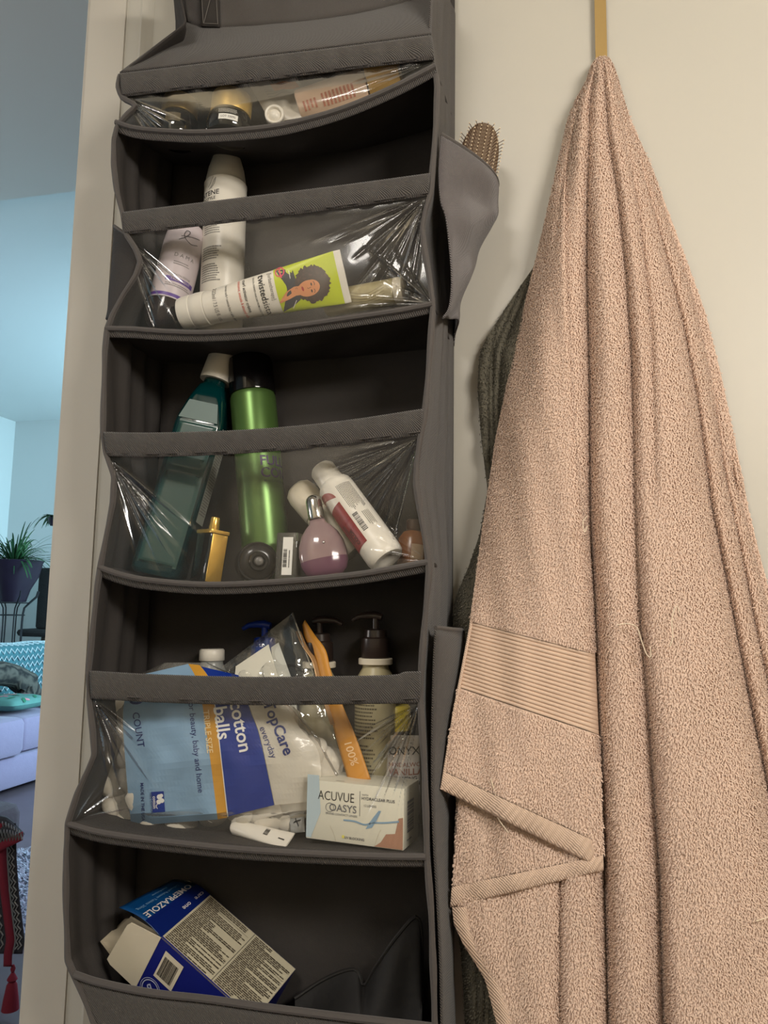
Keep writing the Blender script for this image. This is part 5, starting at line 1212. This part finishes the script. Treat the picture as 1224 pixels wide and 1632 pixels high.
# patterned throw over the backrest: teal with white zigzag rows woven as raised yarn
TEALC = M('teal_throw', (64, 108, 116), .9, bump=(150, .4, .003)); WYARN = M('white_yarn', (180, 196, 200), .9)
x0, x1 = -.85, LN-.02; n = 60; prof = spline([(.655, zs1+.005), (.655, zs1+.20), (.655, zs1+.34), (.69, zs1+.375), (.80, zs1+.378), (.872, zs1+.34), (.874, zs1+.12)], 50)
G = np.array([[(x, p[0]-.004*math.sin(x*23+p[1]*5), p[1]+.006+.003*math.sin(x*17)) for x in np.linspace(x0, x1, n)] for p in prof])
th = mk('throw', sof(G), grid_faces(50, n), TEALC); tag(th, 'teal throw with white zigzag pattern draped over the sofa back', 'throw'); solid(th, .006)
Z = []
L_ = np.r_[0, np.cumsum(np.linalg.norm(np.diff(prof, axis=0), axis=1))]
for row, l0 in enumerate(np.arange(.02, .50, .052)):
    pts = []
    for k, x in enumerate(np.arange(x0+.01, x1-.01, .028)):
        l = l0+(.016 if k % 2 else -.016); y = np.interp(l, L_, prof[:, 0]); z = np.interp(l, L_, prof[:, 1]); dn = -.009 if l < .34 else -.004
        pts.append((x, y+dn-.004*math.sin(x*23+z*5), z+.006+.003*math.sin(x*17)+(.007 if l > .35 else 0)))
    Z.append(tube(sof(np.array(pts)), .0058, 5))
mk('zigzag_yarn', *cat(Z), WYARN, th, kind='stuff')
# leaf-print cushion lying on the seat, and the cat on it
CUSH = M('teal_green_cushion', (84, 130, 122), .85, noise=(7, .5)); PCH = M('pink_cushion_print', (206, 128, 138), .85); GCH = M('green_cushion_print', (40, 112, 84), .85)
Pc = FA+su*.12; cz = zs1+.004
def cushion(u, v, side):
    e = (np.clip((1-u**4)*(1-v**4), 0, 1))**.5; return u*(.19-.02*v*v), v*(.17-.02*u*u), cz+.05+side*.045*e
cb = (Pc-FA)*[1, 1, 0]; cu_, cv_ = float((RV(20, 1118, .30)-FA)@su)-.06, .26
u, v = np.meshgrid(np.linspace(-1, 1, 24), np.linspace(-1, 1, 24))
def cpos(u, v, side, dz=0): x, y, z = cushion(u, v, side); return sof(np.c_[np.ravel(x)+cu_, np.ravel(y)+cv_, np.ravel(z)+dz])
g = grid_faces(24, 24); cush = mk('cushion', np.vstack([cpos(u, v, 1), cpos(u, v, -1)]), np.vstack([g, g[:, ::-1]+576]), CUSH)
tag(cush, 'teal and green leaf-print cushion on the sofa under the cat', 'cushion')
for nm, mt, sd in (('pink_print', PCH, 3), ('green_print', GCH, 8)):
    r_ = random.Random(sd); pcs = []
    for i in range(9):
        q = strip_poly([(.16*math.cos(a), .07*math.sin(a)) for a in np.linspace(0, 2*np.pi, 14, endpoint=False)], 0, 0); pcs.append(mv(q, r_.uniform(-.75, .75), r_.uniform(-.9, .6), r_.uniform(0, 180)))
    decal(nm, pcs, lambda a, b: cpos(np.clip(a, -.98, .98), np.clip(b, -.98, .98), 1, .002 if nm == 'pink_print' else .003), mt, cush)
# cat: one skinned body lying with its hind end and tail to the right
FUR = bpy.data.materials.new('tabby_fur'); FUR.use_nodes = True; nt = FUR.node_tree; b = nt.nodes['Principled BSDF']; b.inputs['Roughness'].default_value = .9
tc = nt.nodes.new('ShaderNodeTexCoord'); wv_ = nt.nodes.new('ShaderNodeTexWave'); wv_.inputs['Scale'].default_value = 14; wv_.inputs['Distortion'].default_value = 5; wv_.inputs['Detail'].default_value = 2
cr = nt.nodes.new('ShaderNodeValToRGB'); cr.color_ramp.elements[0].color = (*lin((22, 20, 20)), 1); cr.color_ramp.elements[1].color = (*lin((84, 78, 70)), 1)
nt.links.new(tc.outputs['Object'], wv_.inputs['Vector']); nt.links.new(wv_.outputs['Fac'], cr.inputs[0]); nt.links.new(cr.outputs[0], b.inputs['Base Color'])
K = {'pel': (22, 1082, .082), 'sp1': (-14, 1074, .088), 'chest': (-52, 1078, .082), 'neck': (-70, 1064, .055), 'head': (-86, 1052, .060), 'muz': (-100, 1060, .030), 'nose': (-106, 1062, .016),
     'rump': (40, 1096, .064), 'tl1': (52, 1108, .030), 'tl2': (60, 1120, .020), 'tl3': (66, 1130, .018), 'tl4': (62, 1136, .014),
     'fl1': (-62, 1100, .035), 'fl2': (-78, 1116, .024), 'fl3': (-92, 1119, .022), 'hl1': (30, 1106, .05), 'hl2': (20, 1118, .028), 'hl3': (6, 1121, .022), 'ea1': (-80, 1036, .018), 'ea2': (-78, 1026, .006), 'eb1': (-93, 1038, .018), 'eb2': (-94, 1028, .006)}
E_ = [('pel', 'sp1'), ('sp1', 'chest'), ('chest', 'neck'), ('neck', 'head'), ('head', 'muz'), ('muz', 'nose'), ('pel', 'rump'), ('rump', 'tl1'), ('tl1', 'tl2'), ('tl2', 'tl3'), ('tl3', 'tl4'), ('chest', 'fl1'), ('fl1', 'fl2'), ('fl2', 'fl3'), ('rump', 'hl1'), ('hl1', 'hl2'), ('hl2', 'hl3'), ('head', 'ea1'), ('ea1', 'ea2'), ('head', 'eb1'), ('eb1', 'eb2')]
names = list(K); P = np.array([RV(K[k][0]+12, K[k][1]-(2 if k[:2] != 'tl' else -4), .18 if k in ('tl2', 'tl3', 'tl4') else .40-(.06 if k[:2] in ('fl', 'hl') else 0)) for k in names]); ct = P[0].copy(); ct[2] -= .08
me = bpy.data.meshes.new('cat'); me.from_pydata((P-ct).tolist(), [(names.index(a), names.index(c)) for a, c in E_], [])
cat_o = bpy.data.objects.new('cat', me); COL.objects.link(cat_o); cat_o.location = ct.tolist(); me.materials.append(FUR); ORG['cat'] = ct
sk = cat_o.modifiers.new('skin', 'SKIN'); sk.use_smooth_shade = True
for i, k in enumerate(names): me.skin_vertices[0].data[i].radius = (K[k][2], K[k][2])
me.skin_vertices[0].data[0].use_root = True
sb = cat_o.modifiers.new('sub', 'SUBSURF'); sb.levels = 2; sb.render_levels = 2
tag(cat_o, 'dark tabby cat lying on the cushion with its tail hanging down', 'cat')
EYE = M('cat_eye', (160, 170, 90), .2)
for dx in (-4, 6):
    q = uvball(.008, 10, 8); mk('eye', q[0]+RV(-85+dx, 1046, .35), q[1], EYE, cat_o)
# planter on a wire stand
DP = 5.30; POT = M('plum_planter', (34, 22, 40), .4); WIRE = M('black_wire', (26, 26, 30), .5)
c0 = SW(22, 895, DP); sc = scale_at(22, 930, DP-.97+.97+CAM[1]); zt = float(SW(22, 893, DP)[2]); zb = float(SW(22, 960, DP)[2]); rt = 44*sc; rb = 22*sc
pl = thing('potted_fern', 'fern in a plum bowl planter on the black wire stand', 'plant', (c0[0], c0[1], zb))
LP = lambda vf: (vf[0]+[c0[0], c0[1], 0], vf[1])
mk('planter', *LP(lathe([(rb*.7, zb), (rb, zb+.004), (rb*1.25, zb+(zt-zb)*.3), (rt*.88, zb+(zt-zb)*.62), (rt*.98, zt-.02), (rt*1.03, zt-.004), (rt*1.0, zt), (rt*.92, zt-.002), (rt*.85, zt-.05)], 40)), POT, pl)
mk('soil', *LP(lathe([(rt*.86, zt-.045), (rt*.4, zt-.035), (.002, zt-.033)], 30)), M('soil', (44, 34, 28), .95), pl)
FERN = M('fern_green', (34, 74, 42), .6, noise=(12, .3)); FERN2 = M('fern_light_green', (60, 104, 60), .6)
r_ = random.Random(12)
for i in range(150):
    a = r_.uniform(0, 2*np.pi); ln = r_.uniform(.22, .56); el = r_.uniform(.35, 1.35); droop = r_.uniform(.5, 1.4)
    t_ = np.linspace(0, 1, 14); rad = ln*t_*math.cos(el)+.02; zz_ = zt-.04+ln*(t_*math.sin(el)*1.1-droop*.55*t_**2.2)
    mid = np.stack([c0[0]+rad*math.cos(a), c0[1]+rad*math.sin(a), zz_], 1); side_ = np.array([-math.sin(a), math.cos(a), 0])
    V, F = [], []
    wd = r_.uniform(.004, .009)
    hw = wd*np.sin(np.pi*np.clip(t_*.93+.06, 0, 1))**.7+.001
    V = np.vstack([mid-side_*hw[:, None]-[0, 0, .3]*hw[:, None], mid, mid+side_*hw[:, None]-[0, 0, .3]*hw[:, None]])
    F = [(k, k+1, 14+k+1, 14+k) for k in range(13)]+[(14+k, 14+k+1, 28+k+1, 28+k) for k in range(13)]
    mk('frond', V, F, FERN if i % 3 else FERN2, pl)
st = thing('plant_stand', 'tall black wire plant stand with looped legs beside the sofa', 'plant stand', (c0[0], c0[1], 0))
rr_ = 28*sc
for k in range(8):
    a = k*np.pi/4+.2; ca, sa = math.cos(a), math.sin(a)
    mk('wire_leg', *tube(spline([(c0[0]+ca*rr_*.80, c0[1]+sa*rr_*.80, .004), (c0[0]+ca*rr_*.72, c0[1]+sa*rr_*.72, zb*.55), (c0[0]+ca*rr_*.72, c0[1]+sa*rr_*.72, zb-.10), (c0[0]+ca*rr_*.95, c0[1]+sa*rr_*.95, zb-.02), (c0[0]+ca*rr_*1.45, c0[1]+sa*rr_*1.45, zb+.05), (c0[0]+ca*rr_*1.52, c0[1]+sa*rr_*1.52, zb+.09)], 30), .0055, 6), WIRE, st)
th_ = np.linspace(0, 2*np.pi, 40)
for q, z in ((.75, zb-.10), (1.0, zb-.004), (.80, .02)): mk('wire_ring', *tube(np.stack([c0[0]+rr_*q*np.cos(th_), c0[1]+rr_*q*np.sin(th_), np.full(40, z)], 1), .005, 6), WIRE, st)
# carpeted cat tree behind the sofa
CARP = M('charcoal_carpet', (44, 42, 42), .95, bump=(90, .6, .008)); BRO = M('brown_board', (82, 70, 58), .7)
q0 = SW(76, 1000, 5.74)
ct_ = thing('cat_tree', 'dark carpeted cat tree with a round-edged ledge behind the sofa', 'cat tree', (q0[0], q0[1], 0)); 
zt_ = float(SW(74, 906, 5.74)[2]); zl_ = float(SW(60, 1002, 5.70)[2]); zl2 = float(SW(60, 1014, 5.70)[2])
mk('tower', *(lambda v: (v[0]+[q0[0]+.04, q0[1], 0], v[1]))(rbox(.17, .22, zt_-zl_, .02, z0=zl_+.001)), CARP, ct_)
mk('ledge', *(lambda v: (v[0]+[q0[0]-.0, q0[1], 0], v[1]))(rbox(.36, .34, zl_-zl2, .03, z0=zl2)), CARP, ct_)
mk('post', *(lambda v: (v[0]+[q0[0]+.03, q0[1], 0], v[1]))(lathe([(.07, .031), (.07, zl2-.001)], 24)), BRO, ct_)
mk('base', *(lambda v: (v[0]+[q0[0]+.0, q0[1], 0], v[1]))(rbox(.36, .36, .03, .03)), CARP, ct_)
# small trailing plant hanging at the far right
hp = SW(86, 828, 5.2)
ht = thing('trailing_plant', 'small dark hanging plant with thin leaves beside the door frame', 'plant', hp)
mk('pot', *(lambda v: (v[0]+hp, v[1]))(lathe([(.025, -.05), (.04, -.02), (.045, .02), (.04, .02)], 20)), POT, ht)
mk('hanger', *tube(np.array([hp+[0, 0, .02], hp+[0, 0, zc-hp[2]-.002]]), .0012, 5), WIRE, ht)
for i in range(16):
    a = r_.uniform(0, 2*np.pi); ln = r_.uniform(.10, .24); t_ = np.linspace(0, 1, 8)
    mid = np.stack([hp[0]+ln*t_*math.cos(a), hp[1]+ln*t_*math.sin(a), hp[2]+.02+ln*(.5*t_-1.1*t_**2)], 1); hw = .010*np.sin(np.pi*np.clip(t_*.9+.08, 0, 1)); sd = np.array([-math.sin(a), math.cos(a), .3])
    mk('leaf', np.vstack([mid-sd*hw[:, None], mid+sd*hw[:, None]]), [(k, k+1, 9+k, 8+k) for k in range(7)], FERN, ht)
# shag rug on the floor
RUGM = M('pale_shag', (172, 176, 190), .95)
r0 = floor_at(20, 1362); r1 = floor_at(56, 1366); rgx0, rgx1, rgy0, rgy1 = r0[0]-.35, r0[0]+.75, r0[1]-.78, r0[1]-.02
rug = thing('shag_rug', 'pale shaggy rug lying on the dark floor in the next room', 'rug', ((rgx0+rgx1)/2, (rgy0+rgy1)/2, 0))
mk('backing', *box6(rgx0, rgx1, rgy0, rgy1, .001, .012), RUGM, rug)
g_ = np.random.default_rng(3); n = 16000; p = np.c_[g_.uniform(rgx0, rgx1, n), g_.uniform(rgy0, rgy1, n), np.full(n, .011)]
d = g_.normal(0, 1, (n, 3))*[.022, .022, .0]; d[:, 2] = g_.uniform(.012, .034, n); sd = np.cross(d, [0, 0, 1.0]); sd = sd/np.linalg.norm(sd, axis=1)[:, None]*.004
V = np.stack([p-sd, p+sd, p+d*.6+sd, p+d*.6-sd, p+d*[1.3, 1.3, .9]], 1).reshape(-1, 3); i = np.arange(n)[:, None]*5
mk('shag_pile', V, [tuple(x) for x in (i+[0, 1, 2, 3]).tolist()]+[tuple(x) for x in (i+[3, 2, 4]).tolist()], RUGM, rug, kind='stuff')
# ottoman with the woven blanket hanging over its near edge
OT = M('grey_ottoman', (92, 90, 96), .9, bump=(80, .3, .004))
b0 = SW(24, 1312, 2.00); zo = float(SW(10, 1316, 2.00)[2]); ox1 = float(b0[0])-.20; oy0 = float(b0[1])
ot = thing('ottoman', 'grey upholstered ottoman under the red and black blanket', 'ottoman', (ox1-.3, oy0+.16, 0))
for nm, vf, mt in [('seat', rbox(.6, .30, .14, .05, .03, z0=zo-.155), OT), ('base', rbox(.56, .26, zo-.155-.10, .02, z0=.10), OT)]+[('leg', (lathe([(.015, .001), (.022, .099)], 16)[0]+[a, c, 0], lathe([(.015, .001), (.022, .099)], 16)[1]), M('dark_wood', (52, 42, 36), .5)) for a in (-.24, .24) for c in (-.10, .10)]:
    mk(nm, vf[0]+[ox1-.3, oy0+.16, 0], vf[1], mt, ot)
REDB = M('red_weave', (128, 30, 46), .9, bump=(220, .4, .002)); BKW = M('black_weave', (52, 50, 54), .9, bump=(220, .4, .002)); GRW = M('grey_weave', (150, 146, 142), .9)
bl = thing('woven_blanket', 'black and red woven blanket with zigzag border and red tassels hanging in the next room', 'blanket', (ox1-.2, oy0, zo))
BRX = [(1318, 25), (1372, 26), (1426, 30), (1499, 39), (1519, 35), (1560, 34)]
def hang(u, v):      # u: pixels left of the hanging edge, v: row; a soft fold in depth
    x = smooth_track(v, BRX, 10)-u; return W(x, v, oy0-.018+.010*np.sin(u*.09+v*.006)+.006*np.sin(u*.2))
def strip(name, u0, u1, mat, eps, v0=1312, v1=1520, nu=8, slope=0.0):
    v, u = np.meshgrid(np.linspace(v0, v1, 40), np.linspace(u0, u1, nu), indexing='ij'); u = u+slope*(v-v0)
    g = hang(u, v); g[..., 1] -= eps; return sheet(name, g, mat, bl, t=.003)
strip('zigzag_border', 0, 13, BKW, 0); strip('grey_stripe', 13, 15.5, GRW, .001, nu=3); strip('red_border', 15.5, 28, REDB, .001, v1=1540); strip('cloth_body', 28, 130, BKW, 0, nu=30)
def zig(v0, v1, u0, u1, k):
    v = np.linspace(v0, v1, k); u = np.where(np.arange(k) % 2 == 0, u0, u1); g = hang(u, v); g[:, 1] -= .004; return tube(g, .0022, 5)
mk('zigzag_yarn', *cat([zig(1330, 1512, 2, 6.5, 30), zig(1330, 1512, 7, 11.5, 30)]+[zig(1340, 1512, a, a+4, 24) for a in np.arange(31, 120, 6)]), GRW, bl, kind='stuff')
# the fold thrown over the top, with its own red edge
FT = spline([(-60, 1296), (0, 1303), (16, 1309), (38, 1331)], 40); FBm = spline([(-60, 1392), (0, 1352), (20, 1342), (36, 1334)], 40)
G = []
for t_ in np.linspace(0, 1, 16): q = FT*(1-t_)+FBm*t_; G.append(W(q[:, 0], q[:, 1], oy0-.012-.026*min(1, t_*2.2)))
G = np.array(G); sheet('top_fold', G[:13], BKW, bl, t=.003)
q2 = FBm*1.0; red = np.array([W(q2[:, 0], q2[:, 1]+d_, oy0-.040) for d_ in (-9, -6, -3, 0, 5)]); sheet('red_border', red, REDB, bl, t=.003)
Z = []
for a in (.25, .5, .72):
    i = int(a*15); p = G[i]; k = np.arange(0, 40, 1); q = p[k].copy(); q[:, 2] += .008*np.where(k % 2 == 0, 1, -1); q[:, 1] -= .004; Z.append(tube(q, .0022, 5))
mk('zigzag_yarn', *cat(Z), GRW, bl, kind='stuff')
bk_ = np.array([FT*0+FT for _ in range(1)])[0]; top_ = np.array([W(FT[:, 0], FT[:, 1], oy0-.012), W(FT[:, 0], FT[:, 1]-2, oy0+.01), W(FT[:, 0], FT[:, 1]-3, oy0+.14)]); sheet('top_layer', top_, BKW, bl, t=.003)
for px_, py_ in ((21, 1540), (-16, 1538), (-52, 1536)):
    p = W(px_, py_, oy0-.022); mk('tassel', *(lambda v: (v[0]+p, v[1]))(lathe([(.003, .004), (.007, -.006), (.004, -.016), (.010, -.026), (.014, -.034), (.009, -.040), (.014, -.048), (.020, -.085), (.023, -.112), (.016, -.114)], 18)), REDB, bl)
